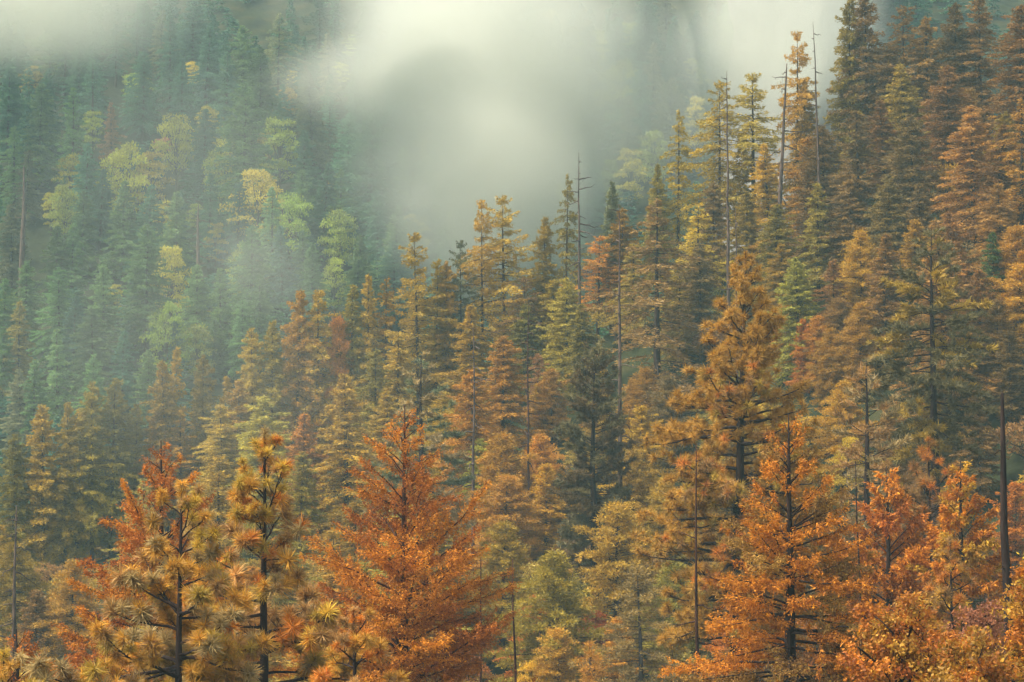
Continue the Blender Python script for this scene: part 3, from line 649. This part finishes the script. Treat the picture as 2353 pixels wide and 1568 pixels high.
# needle tufts shared by the long-needled pines
def tuft_mesh(seed, n=130, Ln=.31, W=.015, wide=1.0, bend=True):
    R = np.random.default_rng(seed); g = Geo()
    th = R.uniform(0, 2*math.pi, n); ph = np.arccos(R.uniform(-.35*wide, .97, n))
    D = np.stack([np.sin(ph)*np.cos(th), np.sin(ph)*np.sin(th), np.cos(ph)], -1)
    P = np.stack([np.zeros(n), np.zeros(n), R.uniform(-.10, .06, n)], -1) + D*.01
    L = Ln*R.uniform(.65, 1.1, n)
    S = norm(np.cross(D, norm(R.normal(size=(n, 3)))))
    mid = P + D*(L*.55)[:, None]; d2 = norm(D + np.array([0, 0, -.12]) + R.normal(0, .12, (n, 3))); end = mid + d2*(L*.45)[:, None]
    w = W*R.uniform(.8, 1.3, n)[:, None]
    if not bend:
        v = np.stack([P-S*w*.6, P+S*w*.6, end], 1).reshape(-1, 3); g.add(v, np.arange(n*3).reshape(-1, 3), np.repeat(np.clip(R.normal(.5, .2, n), 0, 1), 3)); return g
    v = np.stack([P-S*w*.5, P+S*w*.5, mid+S*w*.5, mid-S*w*.5, end], 1).reshape(-1, 3)
    i = np.arange(n)[:, None]*5; t = np.concatenate([i+[0, 1, 2], i+[0, 2, 3], i+[3, 2, 4]])
    g.add(v, t, np.repeat(np.clip(R.normal(.5, .2, n), 0, 1), 5))
    return g
TUFTG = [tuft_mesh(500+i, wide=.6+.8*(i % 3)) for i in range(6)]
TUFTM = [g.mesh('needle_tuft', M['needle']) for g in TUFTG]
TUFTG2 = [tuft_mesh(530+i, n=70, Ln=.36, W=.024, wide=1.0, bend=False) for i in range(5)]
TUFTM2 = [g.mesh('needle_tuft', M['needle']) for g in TUFTG2]
def rot_to(zaxis, R):
    z = norm(np.asarray(zaxis)); a = norm(np.cross(z, norm(R.normal(size=3)))); b = np.cross(z, a)
    return np.stack([a, b, z], 1)
from mathutils import Matrix
def tuft_pine(name, px, py, d, prof, label, cat, cols, seed, spacing=.22, up=(1.0, .35, -.05), droop=.25, tipup=.55, trunk_r=.11, tuft=1.0, subs=4.0, low=1.1, lean=0.0, bark='bark', far=False, limit=300, rsd=.22, side=1.0):
    R = np.random.default_rng(seed)
    root, top, _ = hero_root(name, px, py, d, label, cat, lean)
    mpp = d/FPX; H = top[2]; ax = trunk_axis(top, np.zeros(3), R, wob=.02)
    g = Geo(); zz = ax[:, 2]
    tube(g, np.concatenate([ax[:1]-[0, 0, 1.5], ax]), np.concatenate([[trunk_r*1.6], np.maximum(.02, trunk_r*np.clip((H-zz)/(prof[-1][0]*mpp), 0, 1.8)**.8)]), 9)
    g.obj('trunk', M[bark], root, True)
    f = profile_fn(H, mpp, prof); zlow = max(1.0, H - prof[-1][0]*mpp*low)
    nb = int((H-zlow)/spacing); spots = []
    spots.append((None, top + [0, 0, -.02], np.array([0, 0, 1.]), 1.0))
    for k in range(4): spots.append((None, top - [0, 0, .12+.13*k], norm(R.normal(0, .6, 3)+[0, 0, .7]), .8))
    meshes, geos = (TUFTM2, TUFTG2) if far else (TUFTM, TUFTG)
    for i in range(nb):
        z = H - (H-zlow)*((i + R.uniform(0, .8))/nb)**.95 - .1
        az = i*2.39996 + R.normal(0, .4); t = (H-z)/(H-zlow)
        r = f(z)*min(1.25, max(.4, 1+R.normal(0, rsd))) + .06
        if math.cos(az) < 0: r *= side
        ua = np.interp(t, [0, .4, 1], up) + R.normal(0, .13); L = r/max(.5, math.cos(ua))
        dp = droop*R.uniform(.5, 1.4); tu = tipup*droop*2*R.uniform(.5, 1.3)
        z = min(H - .12, max(.6, z - L*(math.sin(ua) - dp + tu)))
        c = branch_curve(crown_axis_at(ax, z), az, L, ua, dp, 8, tu)
        c[1:] += np.cumsum(R.normal(0, .022*L, (7, 3)), 0)*.7
        wood = Geo(); r0 = (.012 + .012*L)*(1.5 if far else 1.15)
        tube(wood, c, np.linspace(r0, .009, 8), 6)
        b = wood; mine = [(c[-1], norm(c[-1]-c[-2]), 1.0)]
        ns = int(L*subs + R.uniform(0, 1.2))
        h = norm(c[-1]-c[0]); lat = norm(np.cross(h, [0, 0, 1.]))
        for j in range(ns):
            s = R.uniform(.28, .97); p = along(c, np.array([s]))[0]; l2 = (.14 + L*.30*(1.1-s))*R.uniform(.6, 1.2)
            dd = norm(h*.6 + lat*R.choice([-1, 1])*R.uniform(.3, 1.0) + np.array([0, 0, R.uniform(-.25, .75)]))
            m_ = p + dd*l2*.55 + [0, 0, -.03]; e = p + dd*l2 + [0, 0, .05*R.uniform(0, 2)]
            tube(wood, [p, m_, e], [.012, .009, .007], 4)
            mine.append((e, norm(e-m_), R.uniform(.75, 1.05)))
            if l2 > .45: mine.append((m_, norm(dd+[0, 0, .8]), R.uniform(.55, .85)))
        bo = b.obj('branch', M[bark], root)
        spots += [(bo, p, dr, s) for (p, dr, s) in mine]
    order = sorted(range(len(spots)), key=lambda i: spots[i][1][1])     # nearest to the camera first
    rest = Geo()
    for n_, i in enumerate(order):
        bo, p, dr, s = spots[i]
        dr = norm(dr*.8 + np.array([0, 0, .35])); rm = rot_to(dr, R); s = s*tuft*R.uniform(.85, 1.15)*min(1, .62 + (H-p[2])*.16); k = int(R.integers(0, len(meshes)))
        if n_ < limit:
            o = bpy.data.objects.new('needle_tuft', meshes[k]); link(o, bo if bo is not None else root)
            o.matrix_local = Matrix([[*(rm[r]*s), p[r]] for r in range(3)] + [[0, 0, 0, 1]])
            cc = np.array(COL[cols[int(R.integers(0, len(cols)))]])*np.exp(R.normal(.0 if far else .22, .18)); o.color = (*cc, 1)
        else:
            gg = geos[k]; v = np.concatenate(gg.v)@(rm*s).T + p; rest.add(v, np.concatenate(gg.t), np.concatenate(gg.a))
    if rest.n:
        o = rest.obj('needles', M['needle'], root); o.color = (*[c*(1.0 if far else 1.2) for c in COL[cols[0]]], 1); o['kind'] = 'stuff'
    return root

# leafy trees of the foreground: limbs that carry sprays of leaves
def leafspray(seed, n=44, Ls=.085, W=.055, rad=.25):
    R = np.random.default_rng(seed); g = Geo()
    u = norm(R.normal(size=(n, 3))); P = u*R.uniform(.2, 1, (n, 1))*rad*np.array([1, 1, .6]); D = u*.5 + R.normal(0, .6, (n, 3)) + [0, 0, -.25]
    blades(g, P, D, Ls*R.uniform(.6, 1.25, n), W*R.uniform(.7, 1.2, n), np.clip(R.normal(.5, .22, n), 0, 1), R, diamond=True)
    S_ = norm(np.cross(P, R.normal(size=(n, 3))))*.004; v = np.stack([-S_, S_, P+S_*.3], 1).reshape(-1, 3); g.add(v, np.arange(n*3).reshape(-1, 3), .2)
    return g.mesh('leaf_spray', M['leaf'])
SPRAY = [leafspray(700+i) for i in range(7)]
def leafy_tree(name, px, py, d, hw, hh, label, cat, cols, seed, n_limb=16, n_spray=250, size=1.0, bark='bark', stem=True):
    """px, py: top of the crown; hw, hh: crown half width and height in pixels"""
    R = np.random.default_rng(seed)
    root, top, _ = hero_root(name, px, py, d, label, cat)
    mpp = d/FPX; rw = hw*mpp; ch = hh*mpp; H = top[2]
    g = Geo(); ax = trunk_axis(np.array([R.normal(0, .2), R.normal(0, .2), H-ch*.35]), np.zeros(3), R, n=8, wob=.08)
    tube(g, np.concatenate([ax[:1]-[0, 0, 1], ax]), np.linspace(.16, .03, 9), 8); g.obj('trunk', M[bark], root, True)
    limbs = []
    for i in range(n_limb):
        a = i*2.39996 + R.normal(0, .3); t = (i+.5)/n_limb
        e = np.array([math.cos(a)*rw*R.uniform(.45, .95)*math.sqrt(1-(t*.9)**2), math.sin(a)*rw*R.uniform(.45, .95)*math.sqrt(1-(t*.9)**2), H - ch + ch*(.12 + .86*t)])
        s = crown_axis_at(ax, max(.5, e[2]-ch*.55-R.uniform(0, .3)))
        c = np.array([s, s*.6+e*.4+[0, 0, .15*ch], s*.25+e*.75+[0, 0, .1*ch], e]); c += R.normal(0, .05, c.shape)
        w = Geo(); tube(w, c, [.05, .035, .022, .008], 5)
        tips = [c]
        for j in range(4):
            p = along(c, np.array([R.uniform(.35, .9)]))[0]; q = p + norm(R.normal(size=3)+[0, 0, .5])*rw*.35; tube(w, [p, (p+q)/2+[0, 0, .03], q], [.014, .010, .005], 4); tips.append(np.array([p, (p+q)/2, q]))
        limbs.append((w.obj('limb', M[bark], root), tips))
    for i in range(n_spray):
        bo, tips = limbs[i % n_limb]; c = tips[int(R.integers(0, len(tips)))]
        p = along(c, np.array([R.uniform(.35, 1.0)]))[0] + R.normal(0, .13, 3)
        o = link(bpy.data.objects.new('leaf_spray', SPRAY[int(R.integers(0, len(SPRAY)))]), bo)
        s = size*R.uniform(.7, 1.3); rm = rot_to(norm(R.normal(0, .35, 3)+[0, 0, 1]), R)
        o.matrix_local = Matrix([[*(rm[r]*s), p[r]] for r in range(3)] + [[0, 0, 0, 1]])
        cc = np.array(COL[cols[int(R.integers(0, len(cols)))]])*np.exp(R.normal(0, .22)); o.color = (*cc, 1)
    return root

def snag(px, py, d, r0, label, seed, by=None, lean_px=0, bark='barkgrey', nb=10, bl=.9, r1=.25, top_frac=.0, name='dead_tree'):
    R = np.random.default_rng(seed); mpp = d/FPX
    root, top, _ = hero_root(name, px, py, d, label, 'dead tree', lean_px*mpp)
    H = top[2]; ax = trunk_axis(top, np.zeros(3), R, n=14, wob=.03)
    g = Geo(); t = np.linspace(0, 1, 14); rad = r0*(1-t)**.8 + r0*r1*.35
    tube(g, np.concatenate([ax[:1]-[0, 0, 1.5], ax]), np.concatenate([[r0*1.3], rad]), 8); g.obj('trunk', M[bark], root, True)
    for i in range(nb):
        z = H*(1 - .62*((i+R.uniform(0, 1))/nb)) - .3; az = R.uniform(0, 6.28)
        L = bl*R.uniform(.3, 1.2)*(.35+.9*(1-z/H)); o = crown_axis_at(ax, z)
        c = branch_curve(o, az, L, R.uniform(-.35, .25), R.uniform(.1, .5), 5, R.uniform(0, .4)); c[1:] += R.normal(0, .04*L, (4, 3))
        w = Geo(); k_ = max(1.0, d/110); tube(w, c, np.linspace(.02+.012*L, .009, 5)*k_, 4)
        for j in range(int(L*2)):
            p = along(c, np.array([R.uniform(.3, .9)]))[0]; tube(w, [p, p+R.normal(0, .25*L, 3)], [.012, .006], 3)
        w.obj('branch', M[bark], root)
    return root

# --- rusty cedars
spray_tree('cedar_tree', 930, 932, 70, [(0, 4), (70, 58), (170, 128), (270, 180), (420, 225), (570, 255), (700, 260)], 'large rust-orange cedar with bare ascending grey twigs, left of centre foreground', 'cedar tree', 'orange', 101,
           up=(.85, .58, .25), col2='copper', spacing=.08, leaves=14, twigs=8, trunk_r=.17, bark='barkred')
spray_tree('cedar_tree', 370, 1012, 68, [(0, 10), (60, 52), (110, 80), (190, 125), (300, 160), (420, 215), (560, 260)], 'dense copper cedar directly behind the leftmost long-needled pine', 'cedar tree', 'copper', 102,
           up=(.9, .5, .2), col2='orange', spacing=.08, leaves=21, twigs=8, rsd=.3, tipup=.12)
spray_tree('fir_tree', 1812, 952, 62, [(0, 8), (80, 70), (200, 130), (300, 155), (400, 195), (500, 240), (640, 270)], 'big orange fir with drooping sprays and dark trunk, right foreground', 'fir tree', 'orange', 103,
           up=(.9, .2, -.12), droop=.16, tipup=.14, col2='rust', spacing=.075, leaves=19, twigs=8, trunk_r=.17, rsd=.25)
spray_tree('cedar_tree', 2037, 1072, 86, [(0, 8), (80, 55), (180, 110), (330, 150), (500, 160)], 'orange cedar between the leaning pole and the rightmost orange cedar', 'cedar tree', 'orange', 104, up=(1.0, .5, .2), col2='copper', spacing=.11, leaves=16, leafL=.18, leafW=.06)
spray_tree('cedar_tree', 2207, 1058, 84, [(0, 8), (70, 42), (190, 90), (350, 130), (500, 150)], 'orange cedar with yellow tip just left of the tall dark pole', 'cedar tree', 'orange', 105, up=(1.0, .45, .15), col2='gold', spacing=.11, leaves=18, leafL=.18, leafW=.06)
spray_tree('cedar_tree', 38, 1446, 58, [(0, 12), (60, 55), (130, 80), (260, 110)], 'copper cedar top in the lower left corner', 'cedar tree', 'copper', 106, up=(.9, .5, .2), col2='orange', spacing=.09, leaves=24, low=1.3)
# --- long-needled pines with tufts
GP = ['tan', 'gold', 'gold', 'cream', 'orange', 'olive']
tuft_pine('pine_tree', 608, 990, 58, [(0, 12), (70, 45), (150, 75), (260, 100), (360, 150), (470, 210), (600, 240)], 'slim long-needled pine with black trunk between copper and rust cedars', 'pine tree', GP, 201, spacing=.15, subs=4.2, trunk_r=.115, limit=298, tuft=1.1)
tuft_pine('pine_tree', 418, 1112, 55, [(0, 14), (60, 45), (150, 80), (260, 140), (360, 200), (480, 250)], 'leftmost long-needled pine, shorter, standing before the dense copper cedar', 'pine tree', ['cream', 'tan', 'olive', 'gold', 'gold'], 202, spacing=.15, subs=4.0, trunk_r=.09, side=1.15, limit=298, tuft=1.1)
tuft_pine('pine_tree', 812, 1400, 52, [(0, 14), (60, 50), (140, 85), (240, 110)], 'young long-needled pine top at bottom edge before the rust cedar trunk', 'pine tree', ['gold', 'tan', 'orange'], 203, spacing=.15, subs=4.5, trunk_r=.06, low=1.2)
tuft_pine('pine_tree', 1713, 580, 96, [(0, 10), (50, 28), (120, 62), (200, 88), (310, 135), (420, 180), (560, 205), (720, 190), (900, 150)], 'tallest golden pine with black branches rising right of centre', 'pine tree', ['gold', 'rust', 'tan', 'orange', 'olive'], 204,
          spacing=.10, subs=3.2, trunk_r=.26, tuft=1.05, far=True, lean=-.9, low=1.0, up=(.8, .2, -.2), limit=298, rsd=.16)
tuft_pine('pine_tree', 2183, 1240, 76, [(0, 8), (60, 36), (150, 55), (300, 75)], 'thin sparse pine with dark trunk below the yellow-tipped orange cedar', 'pine tree', ['tan', 'orange', 'gold'], 205, spacing=.2, subs=4, trunk_r=.07, far=True, low=1.3)
tuft_pine('pine_tree', 2133, 1010, 96, [(0, 8), (60, 38), (140, 62), (260, 80)], 'rusty tufted pine top between the two orange cedars', 'pine tree', ['rust', 'orange', 'tan'], 206, spacing=.2, subs=4, trunk_r=.1, far=True, low=1.4, tuft=1.2)
tuft_pine('pine_tree', 10, 1500, 50, [(0, 14), (60, 55), (160, 90)], 'green-gold pine tuft cluster at the bottom left edge', 'pine tree', ['olive', 'cream', 'gold'], 207, spacing=.17, subs=4, trunk_r=.05, low=1.3)
# --- pines with brush-like boughs
spray_tree('pine_tree', 1365, 780, 148, [(0, 14), (40, 38), (130, 60), (250, 74), (360, 74), (470, 66), (560, 40)], 'dense dark pine with twisted black branches in the middle', 'pine tree', 'darkbrown', 301, style='tuft', spacing=.11, up=(.7, .25, -.25), droop=.15, tipup=.2,
           trunk_r=.27, leafL=.34, leafW=.06, twigs=4.5, leaves=46, mat='needle', col2='darkolive', low=1.0, rsd=.3)
spray_tree('pine_tree', 2140, 520, 125, [(0, 10), (60, 55), (160, 95), (260, 100), (340, 130), (430, 145), (520, 120), (600, 80)], 'large grey-olive pine with long drooping boughs and dark trunk at right', 'pine tree', 'darkolive', 302, style='brush', spacing=.145, up=(.55, .05, -.35), droop=.22, tipup=.12,
           trunk_r=.24, leafL=.36, leafW=.06, twigs=4.5, leaves=30, mat='needle', col2='olive', low=1.0, rsd=.38)
spray_tree('pine_tree', 1990, 820, 115, [(0, 10), (60, 45), (150, 78), (280, 100), (400, 90)], 'pale pine with horizontal boughs between tall golden pine and large olive pine', 'pine tree', 'tan', 303, style='brush', spacing=.19, up=(.6, .1, -.2), droop=.12, tipup=.15,
           trunk_r=.18, leafL=.34, leafW=.055, twigs=5, leaves=22, mat='needle', col2='cream', low=1.2, rsd=.35)
spray_tree('pine_tree', 968, 810, 150, [(0, 8), (50, 32), (120, 65), (190, 85), (260, 120), (330, 100)], 'cream-tipped layered pine rising behind the large rust cedar', 'pine tree', 'cream', 304, style='brush', spacing=.22, up=(.5, .08, -.25), droop=.15, tipup=.15,
           trunk_r=.2, leafL=.38, leafW=.065, twigs=5, leaves=24, mat='needle', col2='sage', low=1.2, rsd=.3)
# --- leafy trees along the bottom
leafy_tree('maple_tree', 2079, 1400, 47, 175, 230, 'golden maple spreading across the lower right bottom edge', 'maple tree', ['gold', 'orange', 'orange', 'gold', 'copper'], 401, n_limb=20, n_spray=300, size=.95)
leafy_tree('maple_tree', 2240, 1482, 44, 110, 180, 'low yellow maple beside the foot of the tall dark pole', 'maple tree', ['gold', 'gold', 'orange'], 402, n_limb=12, n_spray=180)
leafy_tree('maple_tree', 2372, 1265, 50, 80, 380, 'yellow maple cut by the lower right edge', 'maple tree', ['gold', 'yellow', 'orange'], 403, n_limb=14, n_spray=220)
leafy_tree('maple_tree', 2252, 1402, 58, 60, 90, 'small pinkish red shrubby maple left of the tall dark pole', 'maple tree', ['pink'], 404, n_limb=8, n_spray=70)
# --- bare poles and snags
snag(2303, 905, 60, .26, 'tall dark bare pole at the right edge of the frame', 501, lean_px=22, bark='bark', nb=7, bl=.9, r1=.45)
snag(1966, 1060, 72, .09, 'dark leaning pole between the big orange fir and orange cedar', 502, lean_px=40, bark='bark', nb=3, bl=.3, r1=.4)
snag(1600, 1022, 78, .13, 'slender dead trunk with bare twigs below the tallest golden pine', 503, lean_px=-10, bark='barkred', nb=22, bl=1.3, r1=.3)
snag(1178, 1285, 80, .10, 'dark pole right of the large rust cedar', 504, lean_px=24, bark='barkred', nb=5, bl=.6, r1=.5)
snag(1105, 1280, 88, .09, 'short reddish pole half hidden beside the large rust cedar', 505, lean_px=-8, bark='barkred', nb=2, bl=.3, r1=.5)
snag(1422, 470, 152, 0.19, 'tall bare brown snag left of the broad brown ridge fir', 506, nb=26, bl=2.2, bark='barkgrey', r1=.3)
snag(1330, 350, 200, 0.17, 'straight bare snag standing against the fog at the ridge', 507, nb=22, bl=2.4, r1=.25)
snag(1670, 164, 185, 0.15, 'needle-thin bare snag left of the dark ridge fir', 508, nb=14, bl=1.6, r1=.3)
snag(1868, 51, 188, 0.14, 'leaning bare snag on the ridge before the granite cliff', 509, lean_px=18, nb=14, bl=1.6, r1=.3)
snag(1808, 147, 188, 0.20, 'broken leaning snag with stubby boughs at the ridge edge', 510, lean_px=-34, nb=16, bl=2.6, r1=.6)
snag(1690, 480, 150, 0.12, 'pale dead tree with spreading bare branches behind the tallest golden pine', 511, nb=26, bl=2.8, r1=.35)
snag(1087, 750, 165, 0.14, 'dead trunk with hanging twigs before an olive fir in the middle', 512, nb=20, bl=2.6, r1=.3)
snag(1215, 700, 168, 0.11, 'reddish bare snag above the golden cedars in the middle', 513, nb=24, bl=2.0, bark='barkred', r1=.3)
snag(456, 470, 292, .35, 'grey snag among the far green firs at left', 514, nb=18, bl=3, r1=.4)
snag(55, 383, 300, .40, 'pale broken trunk at far left edge of the misty hillside', 515, nb=8, bl=2, r1=.5)
snag(38, 1162, 122, .20, 'leaning dead trunk with fine twigs at the left edge', 516, lean_px=-16, nb=26, bl=2.4, r1=.3)


# ------------------------------------------------------------------ labels for the hillside trees: colour, kind and place beside something one can find
ANCH = [(930, 932, 'the large rust cedar'), (370, 1012, 'the dense copper cedar'), (1812, 952, 'the big orange fir'), (1713, 580, 'the tallest golden pine'), (1365, 780, 'the dense dark pine'),
        (2140, 520, 'the large drooping pine'), (1990, 820, 'the pale horizontal-boughed pine'), (968, 810, 'the cream-tipped layered pine'), (2303, 905, 'the tall dark pole'), (1330, 350, 'the snag against the fog'),
        (1670, 200, 'the needle-thin ridge snag'), (1808, 147, 'the broken leaning ridge snag'), (1422, 500, 'the tall bare brown snag'), (1690, 500, 'the pale dead tree'), (456, 500, 'the grey far snag'),
        (55, 400, 'the pale broken far trunk'), (38, 1180, 'the leaning dead trunk at left'), (1178, 1320, 'the dark pole by the rust cedar'), (1087, 780, 'the dead trunk with hanging twigs'), (608, 1000, 'the slim long-needled pine'),
        (1085, 260, 'the dense fog bank'), (80, 60, 'the fog in the upper left corner'), (1815, 60, 'the granite cliff'), (620, 640, 'the small smoky wisp'), (2207, 1058, 'the yellow-tipped orange cedar'),
        (1600, 1100, 'the slender dead trunk with twigs'), (1215, 740, 'the reddish bare snag')]
far_maples = sorted([t for t in trees if t.zone == 'f' and t.kind == 'maple' and t.land and t.px < 900 and t.vis > 60], key=lambda t: t.px)
ORD = ['nearest', 'second nearest', 'third nearest', 'fourth nearest', 'fifth nearest', 'sixth nearest', 'seventh nearest', 'eighth nearest', 'ninth nearest', 'tenth nearest', 'eleventh nearest', 'twelfth nearest']
DIRW = {'l': 'left of', 'r': 'right of', 'u': 'above', 'd': 'below'}
GROUPS = {('fir_tree', 'f'): 'firs on the misty far hillside', ('fir_tree', 'n'): 'firs on the near slope', ('maple_tree', 'f'): 'yellow maples on the far hillside', ('maple_tree', 'n'): 'maples on the near slope',
          ('cedar_tree', 'n'): 'cedars on the near slope', ('pine_tree', 'n'): 'pines on the near slope', ('shrub', 'n'): 'shrubs under the near trees', ('shrub', 'f'): 'shrubs on the far hillside'}
buckets = {}
for t in trees:
    yc = t.py + .25*t.h*FPX/t.d
    best = min(ANCH, key=lambda a: math.hypot(a[0]-t.px, (a[1]+60-yc)))
    dx, dy = t.px-best[0], yc-(best[1]+60)
    dr = ('r' if dx > 0 else 'l') if abs(dx) > abs(dy) else ('d' if dy > 0 else 'u')
    buckets.setdefault((t.col, t.kind, dr, best[2]), []).append((math.hypot(dx, dy), t))
for (col, kind, dr, ph), L_ in buckets.items():
    L_.sort(key=lambda q: q[0])
    for i, (_, t) in enumerate(L_):
        n_ = '' if len(L_) == 1 else ', ' + ORD[min(i, 11)] + ' one'
        tag(t.o, f"{WORD[col]} {KINDW[kind]}{n_} {DIRW[dr]} {ph}", CATW[kind], GROUPS.get((NAMES[kind], t.zone)))

# ------------------------------------------------------------------ air: even haze over everything, fog banks in the valley
def build_haze():
    x0, x1, y0, y1, z0, z1 = -340, 340, -70, 530, -75, 190
    v = [(x, y, z) for z in (z0, z1) for y in (y0, y1) for x in (x0, x1)]
    t = [(0, 2, 3), (0, 3, 1), (4, 5, 7), (4, 7, 6), (0, 1, 5), (0, 5, 4), (2, 6, 7), (2, 7, 3), (0, 4, 6), (0, 6, 2), (1, 3, 7), (1, 7, 5)]
    g = Geo(); g.add(v, t)
    m, nt, out = newmat('haze')
    p = nt.nodes.new('ShaderNodeVolumePrincipled')
    p.inputs['Color'].default_value = (0.38, 0.60, 0.64, 1); p.inputs['Density'].default_value = 0.00052; p.inputs['Anisotropy'].default_value = 0.0
    nt.links.new(p.outputs[0], out.inputs['Volume'])
    o = g.obj('haze', m); tag(o, 'pale blue-green haze hanging over the whole forested valley', None, None, 'stuff')
build_haze()

def fog_mat(name, dens, nscale, cut, seed, warp=.55, nmin=.12):
    m, nt, out = newmat(name); N = nt.nodes.new; L = nt.links.new
    tc = N('ShaderNodeTexCoord'); geo = N('ShaderNodeNewGeometry')
    n0 = N('ShaderNodeTexNoise'); n0.noise_dimensions = '4D'; n0.inputs['W'].default_value = seed; n0.inputs['Scale'].default_value = nscale
    n0.inputs['Detail'].default_value = 4; n0.inputs['Roughness'].default_value = .6
    L(geo.outputs['Position'], n0.inputs['Vector'])
    # outline bent by noise
    su = N('ShaderNodeVectorMath'); su.operation = 'SUBTRACT'; L(n0.outputs['Color'], su.inputs[0]); su.inputs[1].default_value = (.5, .5, .5)
    sc_ = N('ShaderNodeVectorMath'); sc_.operation = 'SCALE'; L(su.outputs[0], sc_.inputs[0]); sc_.inputs['Scale'].default_value = warp*2
    ad = N('ShaderNodeVectorMath'); ad.operation = 'ADD'; L(tc.outputs['Object'], ad.inputs[0]); L(sc_.outputs[0], ad.inputs[1])
    ln = N('ShaderNodeVectorMath'); ln.operation = 'LENGTH'; L(ad.outputs[0], ln.inputs[0])
    fl = N('ShaderNodeMapRange'); fl.interpolation_type = 'SMOOTHERSTEP'; fl.inputs['From Min'].default_value = 1.0; fl.inputs['From Max'].default_value = 0.0; L(ln.outputs['Value'], fl.inputs['Value'])
    l0 = N('ShaderNodeVectorMath'); l0.operation = 'LENGTH'; L(tc.outputs['Object'], l0.inputs[0])
    rim = N('ShaderNodeMapRange'); rim.interpolation_type = 'SMOOTHSTEP'; rim.inputs['From Min'].default_value = 1.0; rim.inputs['From Max'].default_value = .6; L(l0.outputs['Value'], rim.inputs['Value'])
    nf_ = N('ShaderNodeMapRange'); nf_.inputs['From Min'].default_value = .32 + cut; nf_.inputs['From Max'].default_value = .68; nf_.inputs['To Min'].default_value = nmin; nf_.inputs['To Max'].default_value = 1.5
    L(n0.outputs['Fac'], nf_.inputs['Value'])
    m1 = N('ShaderNodeMath'); m1.operation = 'MULTIPLY'; L(fl.outputs[0], m1.inputs[0]); L(rim.outputs[0], m1.inputs[1])
    m2 = N('ShaderNodeMath'); m2.operation = 'MULTIPLY'; L(m1.outputs[0], m2.inputs[0]); L(nf_.outputs[0], m2.inputs[1])
    md = N('ShaderNodeMath'); md.operation = 'MULTIPLY'; L(m2.outputs[0], md.inputs[0]); md.inputs[1].default_value = dens
    p = N('ShaderNodeVolumePrincipled'); p.inputs['Color'].default_value = (0.80, 0.82, 0.74, 1); p.inputs['Anisotropy'].default_value = 0.3
    L(md.outputs[0], p.inputs['Density']); L(p.outputs[0], out.inputs['Volume'])
    m.cycles.volume_step_rate = 0.6
    return m
def ball(name, m, loc, scale):
    g = Geo(); nu, nv = 20, 12
    v = [(math.sin(math.pi*j/nv)*math.cos(2*math.pi*i/nu), math.sin(math.pi*j/nv)*math.sin(2*math.pi*i/nu), math.cos(math.pi*j/nv)) for j in range(nv+1) for i in range(nu)]
    t = []
    for j in range(nv):
        for i in range(nu):
            a, b = j*nu+i, j*nu+(i+1) % nu
            if j > 0: t.append((a, a+nu, b))
            if j < nv-1: t.append((b, a+nu, b+nu))
    g.add(np.array(v)*1.0, t)
    o = g.obj(name, m); o.location = loc; o.scale = scale
    return o
FOG = [ # px, py, d, half w px, half h px, half depth m, density, noise scale, cut, label
 (1120, 250, 251, 500, 600, 26, 0.130, .055, .0, 'dense white fog bank filling the gap between the two hillsides'),
 (1020, -20, 270, 560, 280, 28, 0.055, .050, .0, 'thin fog veil spreading over the top edge above the dense bank'),
 (1120, 400, 240, 370, 320, 18, 0.120, .06, .0, 'low fog pooling behind the middle ridge treetops'),
 (1500, 210, 262, 480, 380, 26, 0.040, .06, .0, 'faint drifting mist right of the dense fog bank'),
 (1800, 60, 245, 320, 380, 24, 0.130, .05, .0, 'mist in front of the pale granite cliff'),
 (40, -60, 322, 620, 290, 30, 0.130, .04, .0, 'fog hiding the hilltop in the upper left corner'),
 (830, 185, 250, 300, 130, 16, 0.048, .07, .0, 'ragged tongue of fog reaching left from the dense bank'),
 (620, 630, 222, 260, 200, 14, 0.018, .07, .0, 'small smoky wisp drifting before the left hillside'),
 (480, 420, 236, 900, 620, 22, 0.007, .03, .0, 'wide faint veil of mist over the left hillside'),
 (380, 860, 158, 900, 420, 34, 0.0035, .05, .0, 'thin haze lying low over the left end of the near slope'),
]
for i, (px, py, d, hw, hh, hd, de, ns, cut, lab) in enumerate(FOG):
    c = at(px, py, d); m = fog_mat('fog', de, ns, cut, i*3.7+1.2, .4 if i in (0, 8, 9) else .6, .5 if i == 0 else .12)
    o = ball('fog_bank' if i not in (6, 7) else 'fog_wisp', m, c, (hw*d/FPX, hd, hh*d/FPX)); tag(o, lab, None, None, 'stuff')
